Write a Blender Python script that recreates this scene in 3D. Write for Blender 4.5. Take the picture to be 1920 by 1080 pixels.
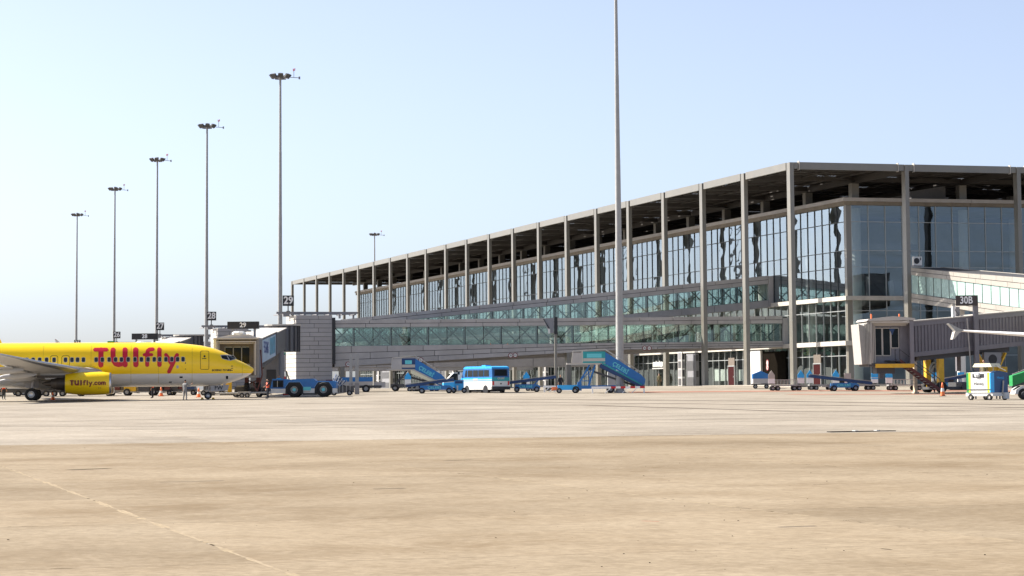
import bpy, bmesh, math, random
from mathutils import Vector, Matrix
R_ = math.radians
random.seed(7)
scene = bpy.context.scene
for o in list(bpy.data.objects): bpy.data.objects.remove(o)
COL = scene.collection

# ------------------------------------------------------------------ camera
FPX, CX, CY, EYE = 4500.0, 960.0, 340.0, 1.7       # focal length and principal point of a 1920x1080 frame
PITCH = math.atan((733.1 - 340.0) / 4500.0)
ROLL = -0.0075
cd = bpy.data.cameras.new('camera'); cam = bpy.data.objects.new('camera', cd); COL.objects.link(cam)
cd.sensor_width = 36.0; cd.lens = FPX / 1920.0 * 36.0
cd.shift_y = -(540.0 - CY) / 1920.0
cd.clip_start = 0.5; cd.clip_end = 20000
cam.location = (0, 0, EYE)
CR = (Matrix.Rotation(math.pi / 2 + PITCH, 3, 'X') @ Matrix.Rotation(ROLL, 3, 'Z'))
cam.rotation_euler = CR.to_euler()
scene.camera = cam

# ------------------------------------------------------------------ world, sun, exposure
SUN_EL = R_(40.0); SUN_AZ = R_(-68.0)              # azimuth from +Y, clockwise positive
SV = Vector((math.sin(SUN_AZ) * math.cos(SUN_EL), math.cos(SUN_AZ) * math.cos(SUN_EL), math.sin(SUN_EL)))
w = bpy.data.worlds.new('World'); scene.world = w; w.use_nodes = True
nt = w.node_tree; nt.nodes.clear()
sky = nt.nodes.new('ShaderNodeTexSky'); sky.sky_type = 'NISHITA'; sky.sun_disc = False
sky.sun_elevation = SUN_EL; sky.sun_rotation = SUN_AZ
sky.altitude = 0; sky.air_density = 0.55; sky.dust_density = 1.8; sky.ozone_density = 1.5
bg = nt.nodes.new('ShaderNodeBackground'); bg.inputs[1].default_value = 0.094
wo = nt.nodes.new('ShaderNodeOutputWorld')
hs_ = nt.nodes.new('ShaderNodeHueSaturation'); hs_.inputs['Saturation'].default_value = 0.68      # hazy summer air, the same all over the sky
tn_ = nt.nodes.new('ShaderNodeVectorMath'); tn_.operation = 'MULTIPLY'; tn_.inputs[1].default_value = (0.97, 1.0, 1.05)
nt.links.new(sky.outputs[0], hs_.inputs['Color']); nt.links.new(hs_.outputs[0], tn_.inputs[0]); nt.links.new(tn_.outputs[0], bg.inputs[0]); nt.links.new(bg.outputs[0], wo.inputs[0])
sd = bpy.data.lights.new('sun', 'SUN'); sd.energy = 5.0; sd.angle = R_(0.53); sd.color = (1.0, 0.93, 0.82)
sun = bpy.data.objects.new('sun', sd); COL.objects.link(sun)
sun.rotation_euler = (-SV).to_track_quat('-Z', 'Y').to_euler(); sun.location = (-80, 60, 90)
vs = scene.view_settings
vs.view_transform = 'Standard'; vs.look = 'None'; vs.gamma = 1.0; vs.exposure = 1.25; vs.use_curve_mapping = False

# ------------------------------------------------------------------ surveying helpers
def P(px, py, Y):
    d = CR @ Vector(((px - CX) / FPX, -(py - CY) / FPX, -1.0))
    return Vector((0, 0, EYE)) + d * (Y / d.y)
GK = [(-500, 0), (0, 0), (60, .05), (110, .3), (160, .68), (190, .9), (213, 1.06), (222, 1.2), (245, 1.62), (256, 1.95), (266, 2.1), (99999, 2.1)]
def gz(Y):                                          # the apron climbs gently towards the terminal
    for (a, za), (b, zb) in zip(GK, GK[1:]):
        if a <= Y <= b: return za + (zb - za) * (Y - a) / (b - a)
    return 0.0
def G(px, py):                                      # where a sight line meets the apron
    Y = 15.0
    while Y < 300:
        p = P(px, py, Y)
        if p.z < gz(Y): return Vector((p.x, Y, gz(Y)))
        Y += 0.2
    return Vector((P(px, py, 262).x, 262, 2.1))
def GY(px, Y): p = P(px, 735, Y); return Vector((p.x, Y, gz(Y)))
TH = R_(16.27)                                      # bearing of the terminal
U = Vector((-math.sin(TH), math.cos(TH), 0)); V = Vector((math.cos(TH), math.sin(TH), 0))

# ------------------------------------------------------------------ mesh builder
class M:
    def __init__(s, dz=0.0): s.v = []; s.f = []; s.dz = dz
    def add(s, vs, fs):
        n = len(s.v); s.v += [tuple(p) for p in vs]; s.f += [tuple(i + n for i in f) for f in fs]; return s
    def box(s, x0, x1, y0, y1, z0, z1):
        return s.add([(x, y, z) for z in (z0, z1) for y in (y0, y1) for x in (x0, x1)],
                     [(0, 2, 3, 1), (4, 5, 7, 6), (0, 1, 5, 4), (2, 6, 7, 3), (0, 4, 6, 2), (1, 3, 7, 5)])
    def cbox(s, c, d): return s.box(c[0] - d[0] / 2, c[0] + d[0] / 2, c[1] - d[1] / 2, c[1] + d[1] / 2, c[2] - d[2] / 2, c[2] + d[2] / 2)
    def tbox(s, b, t, z0, z1):                      # tapered box: b and t are (x0,x1,y0,y1)
        return s.add([(b[0], b[2], z0), (b[1], b[2], z0), (b[0], b[3], z0), (b[1], b[3], z0), (t[0], t[2], z1), (t[1], t[2], z1), (t[0], t[3], z1), (t[1], t[3], z1)],
                     [(0, 2, 3, 1), (4, 5, 7, 6), (0, 1, 5, 4), (2, 6, 7, 3), (0, 4, 6, 2), (1, 3, 7, 5)])
    def prism(s, poly, axis, a, b):
        n = len(poly)
        def pt(p, t): return (p[0], t, p[1]) if axis == 'y' else ((t, p[0], p[1]) if axis == 'x' else (p[0], p[1], t))
        fs = [tuple(range(n)), tuple(range(2 * n - 1, n - 1, -1))] + [(i, i + n, (i + 1) % n + n, (i + 1) % n) for i in range(n)]
        return s.add([pt(p, a) for p in poly] + [pt(p, b) for p in poly], fs)
    def bar(s, p0, p1, w, h=None, up=(0, 0, 1)):
        p0 = Vector(p0); p1 = Vector(p1); d = (p1 - p0).normalized(); h = h or w
        sx = d.cross(Vector(up))
        if sx.length < 1e-4: sx = d.cross(Vector((1, 0, 0)))
        sx.normalize(); sy = sx.cross(d)
        vs = [p + sx * a * w / 2 + sy * b * h / 2 for p in (p0, p1) for a, b in ((-1, -1), (1, -1), (1, 1), (-1, 1))]
        return s.add(vs, [(3, 2, 1, 0), (4, 5, 6, 7), (0, 1, 5, 4), (1, 2, 6, 5), (2, 3, 7, 6), (3, 0, 4, 7)])
    def tube(s, p0, p1, r0, r1=None, n=10, cap=True):
        p0 = Vector(p0); p1 = Vector(p1); r1 = r0 if r1 is None else r1; d = (p1 - p0).normalized()
        sx = d.cross(Vector((0, 0, 1)))
        if sx.length < 1e-4: sx = Vector((1, 0, 0))
        sx.normalize(); sy = d.cross(sx)
        vs = []
        for p, r in ((p0, r0), (p1, r1)):
            for i in range(n):
                a = 2 * math.pi * i / n; vs.append(p + (sx * math.cos(a) + sy * math.sin(a)) * r)
        fs = [(i, (i + 1) % n, n + (i + 1) % n, n + i) for i in range(n)]
        if cap: fs += [tuple(range(n - 1, -1, -1)), tuple(range(n, 2 * n))]
        return s.add(vs, fs)
    def path(s, pts, r, n=6):
        for a, b in zip(pts, pts[1:]): s.tube(a, b, r, n=n)
        return s
    def lathe(s, prof, c, axis, n=16, cap=True):    # prof: (radius, along)
        c = Vector(c); ax = Vector(axis).normalized(); sx = ax.cross(Vector((0, 0, 1)))
        if sx.length < 1e-4: sx = Vector((1, 0, 0))
        sx.normalize(); sy = ax.cross(sx); vs = []; m = len(prof)
        for r, a in prof:
            for i in range(n):
                t = 2 * math.pi * i / n; vs.append(c + ax * a + (sx * math.cos(t) + sy * math.sin(t)) * r)
        fs = [(j * n + i, j * n + (i + 1) % n, (j + 1) * n + (i + 1) % n, (j + 1) * n + i) for j in range(m - 1) for i in range(n)]
        if cap: fs += [tuple(range(n - 1, -1, -1)), tuple(range((m - 1) * n, m * n))]
        return s.add(vs, fs)
    def loft(s, rings, cap=True, closed=True):
        n = len(rings[0]); vs = [p for r in rings for p in r]; fs = []
        for j in range(len(rings) - 1):
            for i in range(n if closed else n - 1):
                fs.append((j * n + i, j * n + (i + 1) % n, (j + 1) * n + (i + 1) % n, (j + 1) * n + i))
        if cap and closed: fs += [tuple(range(n - 1, -1, -1)), tuple(range((len(rings) - 1) * n, len(rings) * n))]
        return s.add(vs, fs)
    def quad(s, *p): return s.add(p, [tuple(range(len(p)))])
    def ball(s, c, r, n=8):
        rx, ry, rz = (r, r, r) if not hasattr(r, '__len__') else r
        rings = []
        for j in range(1, n // 2 + 1):
            t = math.pi * j / (n // 2 + 1)
            rings.append([(c[0] + rx * math.sin(t) * math.cos(2 * math.pi * i / n), c[1] + ry * math.sin(t) * math.sin(2 * math.pi * i / n), c[2] - rz * math.cos(t)) for i in range(n)])
        return s.loft(rings)
    def rot(s, a, c=(0, 0)):
        ca, sa = math.cos(a), math.sin(a)
        s.v = [(c[0] + (x - c[0]) * ca - (y - c[1]) * sa, c[1] + (x - c[0]) * sa + (y - c[1]) * ca, z) for x, y, z in s.v]; return s
    def mesh(s, name, fix=True):
        me = bpy.data.meshes.new(name)
        me.from_pydata([(x, y, z + s.dz) for x, y, z in s.v], [], s.f)
        if fix:
            bm = bmesh.new(); bm.from_mesh(me); bmesh.ops.recalc_face_normals(bm, faces=bm.faces); bm.to_mesh(me); bm.free()
        return me
    def make(s, name, m, parent=None, smooth=False, loc=None, rz=0.0, label=None, cat=None, group=None, kind=None, fix=True, ang=None):
        me = s.mesh(name, fix)
        return link(name, me, m, parent, smooth, loc, rz, label, cat, group, kind, ang)
def link(name, me, m, parent=None, smooth=False, loc=None, rz=0.0, label=None, cat=None, group=None, kind=None, ang=None):
    if m is not None and not me.materials: me.materials.append(m)
    if smooth:
        for p in me.polygons: p.use_smooth = True
        if ang is not None:
            try: me.set_sharp_from_angle(angle=R_(ang))
            except Exception: pass
    o = bpy.data.objects.new(name, me); COL.objects.link(o)
    if parent: o.parent = parent
    if loc is not None: o.location = loc
    if rz: o.rotation_euler = (0, 0, rz)
    tag(o, label, cat, group, kind)
    return o
def tag(o, label=None, cat=None, group=None, kind=None):
    if label: o['label'] = label
    if cat: o['category'] = cat
    if group: o['group'] = group
    if kind: o['kind'] = kind
    return o
def thing(name, label, cat, loc=(0, 0, 0), rz=0.0, group=None):
    o = bpy.data.objects.new(name, None); COL.objects.link(o); o.empty_display_size = 0.3
    o.location = loc; o.rotation_euler = (0, 0, rz)
    return tag(o, label, cat, group)
def copy_tree(o, loc=None, rz=None, label=None, parent=None):
    c = o.copy(); COL.objects.link(c)
    if parent: c.parent = parent
    if loc is not None: c.location = loc
    if rz is not None: c.rotation_euler = (0, 0, rz)
    if label: c['label'] = label
    for ch in list(o.children): copy_tree(ch, parent=c)
    return c

# ------------------------------------------------------------------ materials
MATS = {}
def mat(name, col, rough=0.6, metal=0.0, var=0.12, scale=3.0, spec=0.5, emit=0, dirt=0.0, coat=0.0):
    if name in MATS: return MATS[name]
    m = bpy.data.materials.new(name); m.use_nodes = True; t = m.node_tree; b = t.nodes['Principled BSDF']
    b.inputs['Base Color'].default_value = (*col, 1); b.inputs['Roughness'].default_value = rough; b.inputs['Metallic'].default_value = metal
    b.inputs['Specular IOR Level'].default_value = spec; b.inputs['Coat Weight'].default_value = coat
    if emit: b.inputs['Emission Color'].default_value = (*col, 1); b.inputs['Emission Strength'].default_value = emit
    if var > 0:
        tc = t.nodes.new('ShaderNodeTexCoord'); oi = t.nodes.new('ShaderNodeObjectInfo')
        ad = t.nodes.new('ShaderNodeVectorMath'); ad.operation = 'ADD'
        nz = t.nodes.new('ShaderNodeTexNoise'); nz.inputs['Scale'].default_value = scale; nz.inputs['Detail'].default_value = 4; nz.inputs['Roughness'].default_value = .65
        t.links.new(tc.outputs['Object'], ad.inputs[0]); t.links.new(oi.outputs['Random'], ad.inputs[1]); t.links.new(ad.outputs[0], nz.inputs['Vector'])
        mr = t.nodes.new('ShaderNodeMapRange'); mr.inputs[1].default_value = .3; mr.inputs[2].default_value = .7; mr.inputs[3].default_value = 1 - var; mr.inputs[4].default_value = 1 + var * .6
        t.links.new(nz.outputs['Fac'], mr.inputs[0])
        m2 = t.nodes.new('ShaderNodeMath'); m2.operation = 'MULTIPLY_ADD'; m2.inputs[1].default_value = var * .7; m2.inputs[2].default_value = 1 - var * .35
        t.links.new(oi.outputs['Random'], m2.inputs[0])
        m3 = t.nodes.new('ShaderNodeMath'); m3.operation = 'MULTIPLY'; t.links.new(mr.outputs[0], m3.inputs[0]); t.links.new(m2.outputs[0], m3.inputs[1])
        mx = t.nodes.new('ShaderNodeVectorMath'); mx.operation = 'SCALE'; mx.inputs[0].default_value = col
        t.links.new(m3.outputs[0], mx.inputs['Scale'])
        out = mx.outputs[0]
        if dirt > 0:
            n2 = t.nodes.new('ShaderNodeTexNoise'); n2.inputs['Scale'].default_value = scale * .35; n2.inputs['Detail'].default_value = 6
            mp = t.nodes.new('ShaderNodeMapping'); mp.inputs['Scale'].default_value = (1, 1, .25)
            t.links.new(ad.outputs[0], mp.inputs['Vector']); t.links.new(mp.outputs[0], n2.inputs['Vector'])
            r2 = t.nodes.new('ShaderNodeMapRange'); r2.inputs[1].default_value = .5; r2.inputs[2].default_value = .75; r2.inputs[4].default_value = dirt
            t.links.new(n2.outputs['Fac'], r2.inputs[0])
            mm = t.nodes.new('ShaderNodeMix'); mm.data_type = 'RGBA'; mm.inputs['B'].default_value = (.16, .13, .1, 1)
            t.links.new(r2.outputs[0], mm.inputs['Factor']); t.links.new(out, mm.inputs['A']); out = mm.outputs['Result']
        t.links.new(out, b.inputs['Base Color'])
        rr = t.nodes.new('ShaderNodeMapRange'); rr.inputs[3].default_value = max(.02, rough - .08); rr.inputs[4].default_value = min(1, rough + .12)
        t.links.new(nz.outputs['Fac'], rr.inputs[0]); t.links.new(rr.outputs[0], b.inputs['Roughness'])
    MATS[name] = m; return m
def glass(name, tint, r0, r1, refl=(1, 1, 1), rough=0.0):
    """thin pane: tinted see-through plus a reflection that grows towards grazing angles"""
    if name in MATS: return MATS[name]
    m = bpy.data.materials.new(name); m.use_nodes = True; t = m.node_tree; t.nodes.clear()
    o = t.nodes.new('ShaderNodeOutputMaterial'); mix = t.nodes.new('ShaderNodeMixShader')
    tr = t.nodes.new('ShaderNodeBsdfTransparent'); tr.inputs[0].default_value = (*tint, 1)
    gl = t.nodes.new('ShaderNodeBsdfGlossy'); gl.inputs[0].default_value = (*refl, 1); gl.inputs['Roughness'].default_value = rough
    fr = t.nodes.new('ShaderNodeFresnel'); fr.inputs[0].default_value = 1.5
    mr = t.nodes.new('ShaderNodeMapRange'); mr.inputs[1].default_value = .04; mr.inputs[2].default_value = .23; mr.inputs[3].default_value = r0; mr.inputs[4].default_value = r1
    mr.clamp = True
    t.links.new(fr.outputs[0], mr.inputs[0]); t.links.new(mr.outputs[0], mix.inputs[0]); t.links.new(tr.outputs[0], mix.inputs[1]); t.links.new(gl.outputs[0], mix.inputs[2]); t.links.new(mix.outputs[0], o.inputs[0])
    MATS[name] = m; return m
K = dict(
    col=mat('painted_column_steel', (.15, .14, .117), .36, .0, .12, .8, spec=1.0, dirt=.3),
    roofdark=mat('dark_roof_steel', (.045, .04, .036), .6, .1, .15, .8),
    fascia=mat('stone_fascia', (.22, .19, .15), .75, 0, .22, 1.2, dirt=.35),
    clad=mat('grey_cladding_panel', (.44, .42, .41), .6, .0, .14, .6, dirt=.22),
    cladw=mat('pale_cladding_panel', (.47, .44, .4), .6, 0, .1, .6, dirt=.12),
    joint=mat('dark_joint', (.05, .05, .05), .9, 0, 0),
    frame=mat('aluminium_mullion', (.35, .37, .37), .45, .3, .05),
    framed=mat('dark_mullion', (.06, .065, .068), .5, .3, .05),
    ledge=mat('white_ledge', (.48, .45, .4), .6, 0, .15, 1, dirt=.15),
    floor=mat('interior_floor', (.3, .3, .3), .5, 0, .1),
    inner=mat('interior_wall', (.3, .3, .3), .8, 0, .2, .4),
    incol=mat('interior_plaster_column', (.75, .77, .74), .7, 0, .05),
    galv=mat('galvanised_steel', (.34, .34, .335), .5, .1, .12, 2),
    grey=mat('grey_paint', (.22, .22, .235), .5, .1, .1),
    dgrey=mat('dark_grey_paint', (.07, .07, .075), .55, .1, .15),
    black=mat('black_paint', (.015, .016, .02), .5, 0, .05),
    rubber=mat('tyre_rubber', (.02, .02, .021), .85, 0, .2),
    white=mat('white_paint', (.68, .68, .66), .45, 0, .05, dirt=.08),
    white2=mat('white_lettering', (.8, .8, .8), .6, 0, 0),
    blue=mat('ground_service_blue', (.005, .14, .42), .38, 0, .12, 2, dirt=.1, coat=.2),
    lblue=mat('light_blue_paint', (.03, .4, .85), .4, 0, .08, dirt=.05),
    cyan=mat('turquoise_paint', (.12, .55, .62), .5, 0, .05),
    dblue=mat('dark_blue_paint', (.01, .045, .15), .4, 0, .12),
    teal=mat('teal_paint', (.02, .3, .33), .5, 0, .05),
    yellow=mat('safety_yellow', (.72, .42, .02), .5, 0, .12, dirt=.2),
    lime=mat('lime_paint', (.6, .75, .03), .45, 0, .04),
    green=mat('green_paint', (.01, .26, .06), .42, 0, .08),
    red=mat('red_paint', (.55, .02, .02), .5, 0, .1),
    orange=mat('orange_plastic', (.85, .2, .06), .55, 0, .1),
    maroon=mat('maroon_door_paint', (.035, .004, .005), .8, 0, .08, spec=.1),
    rust=mat('rusty_red_steel', (.14, .045, .04), .7, .1, .3),
    skin=mat('skin', (.42, .23, .15), .6, 0, .03),
    hair=mat('dark_hair', (.02, .014, .01), .7, 0, .1),
    wrap=mat('plastic_wrap', (.6, .62, .63), .35, 0, .3, 6),
    cream=mat('cream_canvas', (.72, .68, .5), .8, 0, .08),
    autog=mat('dark_vehicle_glass', (.014, .02, .024), .1, 0, 0, spec=.12),
)
GREYR = {}

# ================================================================== the apron
def concrete(name, base, alt, dark, seed, spk=.5):
    m = bpy.data.materials.new(name); m.use_nodes = True; t = m.node_tree; b = t.nodes['Principled BSDF']; N = t.nodes.new; L = t.links.new
    ge = N('ShaderNodeNewGeometry'); oi = N('ShaderNodeObjectInfo')
    def noise(sc, det, rough=.6, stretch=(1, 1, 1), off=0, dist=0):
        mp = N('ShaderNodeMapping'); mp.inputs['Scale'].default_value = stretch; mp.inputs['Location'].default_value = (off + seed, off * 1.7, 0); mp.inputs['Rotation'].default_value = (0, 0, -TH)
        n = N('ShaderNodeTexNoise'); n.inputs['Scale'].default_value = sc; n.inputs['Detail'].default_value = det; n.inputs['Roughness'].default_value = rough; n.inputs['Distortion'].default_value = dist
        L(ge.outputs['Position'], mp.inputs['Vector']); L(mp.outputs[0], n.inputs['Vector']); return n.outputs['Fac']
    def rng(x, a, b_, c, d):
        r = N('ShaderNodeMapRange'); r.inputs[1].default_value = a; r.inputs[2].default_value = b_; r.inputs[3].default_value = c; r.inputs[4].default_value = d; L(x, r.inputs[0]); return r.outputs[0]
    def mix(f, a, b_, typ='MIX'):
        x = N('ShaderNodeMix'); x.data_type = 'RGBA'; x.blend_type = typ
        for s, q in (('Factor', f), ('A', a), ('B', b_)):
            if isinstance(q, tuple): x.inputs[s].default_value = (*q, 1)
            elif isinstance(q, float): x.inputs[s].default_value = q
            else: L(q, x.inputs[s])
        return x.outputs['Result']
    c = mix(rng(noise(.16, 6, .62, off=3), .34, .62, 0, 1), base, alt)                      # broad weathering
    c = mix(rng(noise(.5, 6, .7, (1, .45, 1), off=9, dist=1.2), .46, .7, 0, .7), c, alt)    # pale scuffs
    c = mix(rng(noise(.09, 7, .72, off=21, dist=.6), .5, .78, 0, .5), c, dark)               # old stains
    c = mix(rng(noise(.8, 5, .7, (.16, 1, 1), off=40), .54, .78, 0, .38), c, dark)             # tyre-wide drag marks along the stands
    c = mix(rng(noise(1.7, 6, .75, (1, .9, 1), off=61, dist=.8), .48, .74, 0, .36), c, dark)              # patchy middle scale
    c = mix(rng(noise(1.1, 6, .75, (1, .7, 1), off=77, dist=1.5), .5, .72, 0, .6), c, alt)
    c = mix(rng(noise(7, 3, .7, off=5), .35, .7, .45, 0), c, dark)                            # coarse aggregate
    c = mix(rng(noise(60, 2, .6, off=11), .3, .72, .16, 0), c, dark)
    vo = N('ShaderNodeTexVoronoi'); vo.inputs['Scale'].default_value = 1.3; L(ge.outputs['Position'], vo.inputs['Vector'])
    c = mix(rng(vo.outputs['Distance'], .012, .05, spk, 0), c, (.09, .075, .06))              # oil drips
    v = N('ShaderNodeMath'); v.operation = 'MULTIPLY_ADD'; v.inputs[1].default_value = .13; v.inputs[2].default_value = .935; L(oi.outputs['Random'], v.inputs[0])
    sc = N('ShaderNodeVectorMath'); sc.operation = 'SCALE'; L(c, sc.inputs[0]); L(v.outputs[0], sc.inputs['Scale'])
    L(sc.outputs[0], b.inputs['Base Color']); b.inputs['Roughness'].default_value = .85; b.inputs['Specular IOR Level'].default_value = .08
    bp = N('ShaderNodeBump'); bp.inputs['Strength'].default_value = .35; bp.inputs['Distance'].default_value = .01; L(noise(22, 4, .7), bp.inputs['Height']); L(bp.outputs[0], b.inputs['Normal'])
    return m
TAN = concrete('sandy_concrete', (.2, .15, .094), (.325, .268, .192), (.118, .088, .055), 0)
PALE = concrete('pale_concrete', (.25, .216, .172), (.375, .335, .278), (.135, .115, .092), 50)
apron = M()
ys = [-600, -100, 0, 20, 40, 60, 80, 95, 110, 125, 140, 160, 175, 190, 200, 213, 222, 230, 238, 245, 250, 256, 261, 266, 290, 400, 900, 3000, 9000]
xs = [-9000, -2500, -600, -200, -80, -30, 0, 30, 80, 200, 600, 2500, 9000]
apron.add([(x, y, gz(y)) for y in ys for x in xs], [(j * len(xs) + i, j * len(xs) + i + 1, (j + 1) * len(xs) + i + 1, (j + 1) * len(xs) + i) for j in range(len(ys) - 1) for i in range(len(xs) - 1)])
APRON = apron.make('apron', PALE, kind='structure', smooth=True)
def lerp_(a, b, t): return a + (b - a) * t
def uv2w(u, v, h=0.0): p = U * u + V * v; return Vector((p.x, p.y, gz(p.y) + h))
gap = .008
rj = random.Random(17)
for j in range(-5, 17):
    for i in range(-4, 12):
        u0, u1 = 46.5 + 7.6 * j, 46.5 + 7.6 * (j + 1); v0, v1 = 4.3 + 8.35 * i, 4.3 + 8.35 * (i + 1)
        c = uv2w((u0 + u1) / 2, (v0 + v1) / 2)
        if c.y < 14 or abs(c.x + .3) > c.y * .2133 + 8.0: continue
        n = 9 if c.y < 62 else 2; jt_ = .005 if c.y < 62 else 0; top = []; bot = []
        gu = .002; cs = [(u0 + gu, v0 + gap), (u0 + gu, v1 - gap), (u1 - gu, v1 - gap), (u1 - gu, v0 + gap)]
        for k in range(4):
            a, b = cs[k], cs[(k + 1) % 4]
            for q in range(n):
                t = q / n; e = rj.uniform(0, jt_); uu = lerp_(a[0], b[0], t); vv = lerp_(a[1], b[1], t); mu_, mv = (u0 + u1) / 2, (v0 + v1) / 2
                uu += e * (1 if uu < mu_ else -1); vv += e * (1 if vv < mv else -1)
                bot.append(uv2w(uu, vv, -.01) - c); top.append(uv2w(uu + .002 * (1 if uu < mu_ else -1), vv + .006 * (1 if vv < mv else -1), .0035) - c)
        m_ = 4 * n; sm = M(); sm.add(bot + top, [tuple(range(m_, 2 * m_))] + [(k, (k + 1) % m_, m_ + (k + 1) % m_, m_ + k) for k in range(m_)])
        sm.make('concrete_slab', TAN if u0 < 76 else PALE, APRON, loc=c)
# stubborn joint filler along the construction joint, drain, tyre marks and paint
def strip(name, pts, wid, m, h, seg=10):
    s = M(); vs = []
    for k in range(len(pts) - 1):
        for q in range(seg + (k == len(pts) - 2)):
            t = q / seg; p = pts[k].lerp(pts[k + 1], t); d = (pts[k + 1] - pts[k]); d.z = 0; d.normalize(); n = Vector((-d.y, d.x, 0)) * wid / 2
            for sg in (-1, 1):
                a = p + n * sg; vs.append((a.x, a.y, gz(a.y) + h))
    s.add(vs, [(2 * i, 2 * i + 1, 2 * i + 3, 2 * i + 2) for i in range(len(vs) // 2 - 1)])
    return s.make(name, m, APRON, fix=False)
worn = mat('worn_marking_paint', (.42, .385, .33), 1, 0, .35, 1.5, spec=0)
skid = mat('tyre_smear', (.13, .112, .095), 1, 0, .5, .4, spec=0)
filler = mat('joint_filler', (.06, .05, .04), 1, 0, .4, 2, spec=0)
LH = .0056
for a, b_, wd in (((0, 769.5), (1920, 774.5), .16), ((0, 784), (900, 781), .12), ((1000, 777), (1920, 782), .1)):
    strip('painted_line', [G(*a), G(*b_)], wd, worn, LH, 24)
for pts, wd in (([(-20, 800), (480, 799), (1060, 790), (1980, 776)], .25), ([(-20, 808), (560, 803), (1150, 794), (1980, 781)], .2), ([(250, 795), (900, 788), (1500, 775), (1990, 762)], .18),
                ([(560, 757), (1100, 760), (1500, 772), (1980, 768)], .9), ([(700, 752), (1250, 757), (1980, 765)], 1.3), ([(900, 748), (1400, 752), (1980, 760)], 1.6), ([(100, 791), (700, 778), (1300, 768)], .2)):
    strip('tyre_mark', [G(*p) for p in pts], wd, skid, LH + .0012, 14)
seal = mat('old_joint_sealant', (.31, .255, .185), 1, 0, .2, 3, spec=0); chip = mat('joint_chips', (.07, .055, .04), 1, 0, .4, 4, spec=0)
scuff = mat('pale_worn_edge', (.3, .245, .172), 1, 0, .25, 1.5, spec=0)
def sealant(fix, a0, a1, along_u, wid, pbreak, sm_=None, hh=.0048):       # patchy, ragged filler left in a joint
    s = M(); t = M(); x = a0
    while x < a1:
        ln = rj.uniform(.15, 1.1)
        if rj.random() > pbreak:
            w0, w1, o = wid * rj.uniform(.25, 1.2), wid * rj.uniform(.25, 1.2), rj.uniform(-.008, .008)
            q = [(x, o - w0 / 2), (x, o + w0 / 2), (x + ln, o + w1 / 2), (x + ln, o - w1 / 2)]
            s.quad(*[uv2w(a, fix + b, hh) if along_u else uv2w(fix + b, a, hh) for a, b in q])
        elif rj.random() < .3:
            q = [(x, -.012), (x + .02, .02), (x + ln * .3, .015), (x + ln * .35, -.015)]
            t.quad(*[uv2w(a, fix + b, .0048) if along_u else uv2w(fix + b, a, .0048) for a, b in q])
        x += ln
    s.make('joint_sealant', sm_ or seal, APRON, fix=False)
    if t.f: t.make('joint_chip', chip, APRON, fix=False)
for i in range(-2, 6): sealant(4.3 + 8.35 * i, 15, 76, True, .055, .1); sealant(4.3 + 8.35 * i, 15, 76, True, .11, .6, scuff, .0042)
for i in range(-2, 9): sealant(4.3 + 8.35 * i, 77.5, 165, True, .04, .55)
for j, wd, pb in ((-3, .03, .6), (-2, .03, .5), (-1, .03, .6), (0, .085, .04), (1, .03, .6), (2, .03, .5), (3, .07, .15)): sealant(46.5 + 7.6 * j, -14, 34, False, wd, pb)
rq = random.Random(8); vq = -20
while vq < 60:
    ln = rq.uniform(.4, 3.5)
    if rq.random() < .62: strip('joint_filler', [uv2w(76.9 + rq.uniform(-.02, .02), vq), uv2w(76.9 + rq.uniform(-.02, .02), vq + ln)], rq.uniform(.03, .12), filler, .0055, 3)
    vq += ln + rq.uniform(.0, .8)
for a, b_, wd, mm_ in (((128, 881.5), (205, 879), .3, skid), ((835, 864), (884, 862.5), .2, skid), ((300, 905), (420, 902), .12, skid), ((1652, 1030), (1672, 1033), .035, filler), ((1203, 978.5), (1236, 980), .025, None), ((700, 918), (760, 916), .15, skid), ((1460, 990), (1530, 987), .1, skid),
                       ((0, 851), (560, 841), .07, seal), ((330, 915), (960, 905), .05, seal), ((1000, 834), (1600, 826), .07, seal), ((1240, 861), (1620, 852), .05, seal), ((0, 975), (170, 969), .05, seal)):
    strip('ground_stain' if mm_ is not seal else 'pale_scratch', [G(*a), G(*b_)], wd, mm_ or mat('red_scrape', (.4, .09, .06), 1, 0, .2, spec=0), .0052, 6)
pink = mat('faded_red_surfacing', (.3, .17, .13), 1, 0, .25, .4, spec=0)
strip('red_service_lane', [GY(1180, 238), GY(1560, 238), GY(2060, 226)], 6.5, pink, .006, 20)
strip('red_service_lane', [GY(1480, 222), GY(1800, 216), GY(2060, 211)], 3.6, pink, .007, 20)
kerbm = mat('kerb_stone', (.36, .33, .285), .8, 0, .15)
# slot drain with broken cover pieces
d0 = G(1555, 811); d1 = G(1675, 808.5)
dr = thing('slot_drain', 'dark slot drain with white chips in the concrete joint, right foreground', 'drain', ((d0 + d1) / 2), math.atan2(d1.y - d0.y, d1.x - d0.x)); ln = (d1 - d0).length
M().box(-ln / 2, ln / 2, -.16, .16, .0085, .032).make('channel', mat('drain_black', (.01, .01, .012), 1, 0, 0, spec=0), dr)
for t in (-.1, .24): M().cbox((ln * t, 0, .042), (ln * .05, .2, .02)).make('cover_chip', K['white'], dr)
# loose stones and litter (uncountable specks)
st = M(); rs = random.Random(3)
for k in range(170):
    yy = 20 + 75 * rs.random() ** 1.6; xx = (rs.random() - .5) * yy * .45
    if rs.random() < .4: xx = P(1250 + rs.gauss(0, 160), 900, yy).x
    r = rs.choice((.003, .004, .005, .007, .01)); st.ball((xx, yy, gz(yy) + .012 + r * .4), (r * rs.uniform(.8, 1.9), r, r * .7), 5)
st.make('loose_stones', mat('dark_grit', (.08, .065, .05), 1, 0, .3, spec=0), kind='stuff', label='small dark stones and grit scattered on the concrete', cat='grit')
# asphalt-edge pavement in front of the terminal

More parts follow.
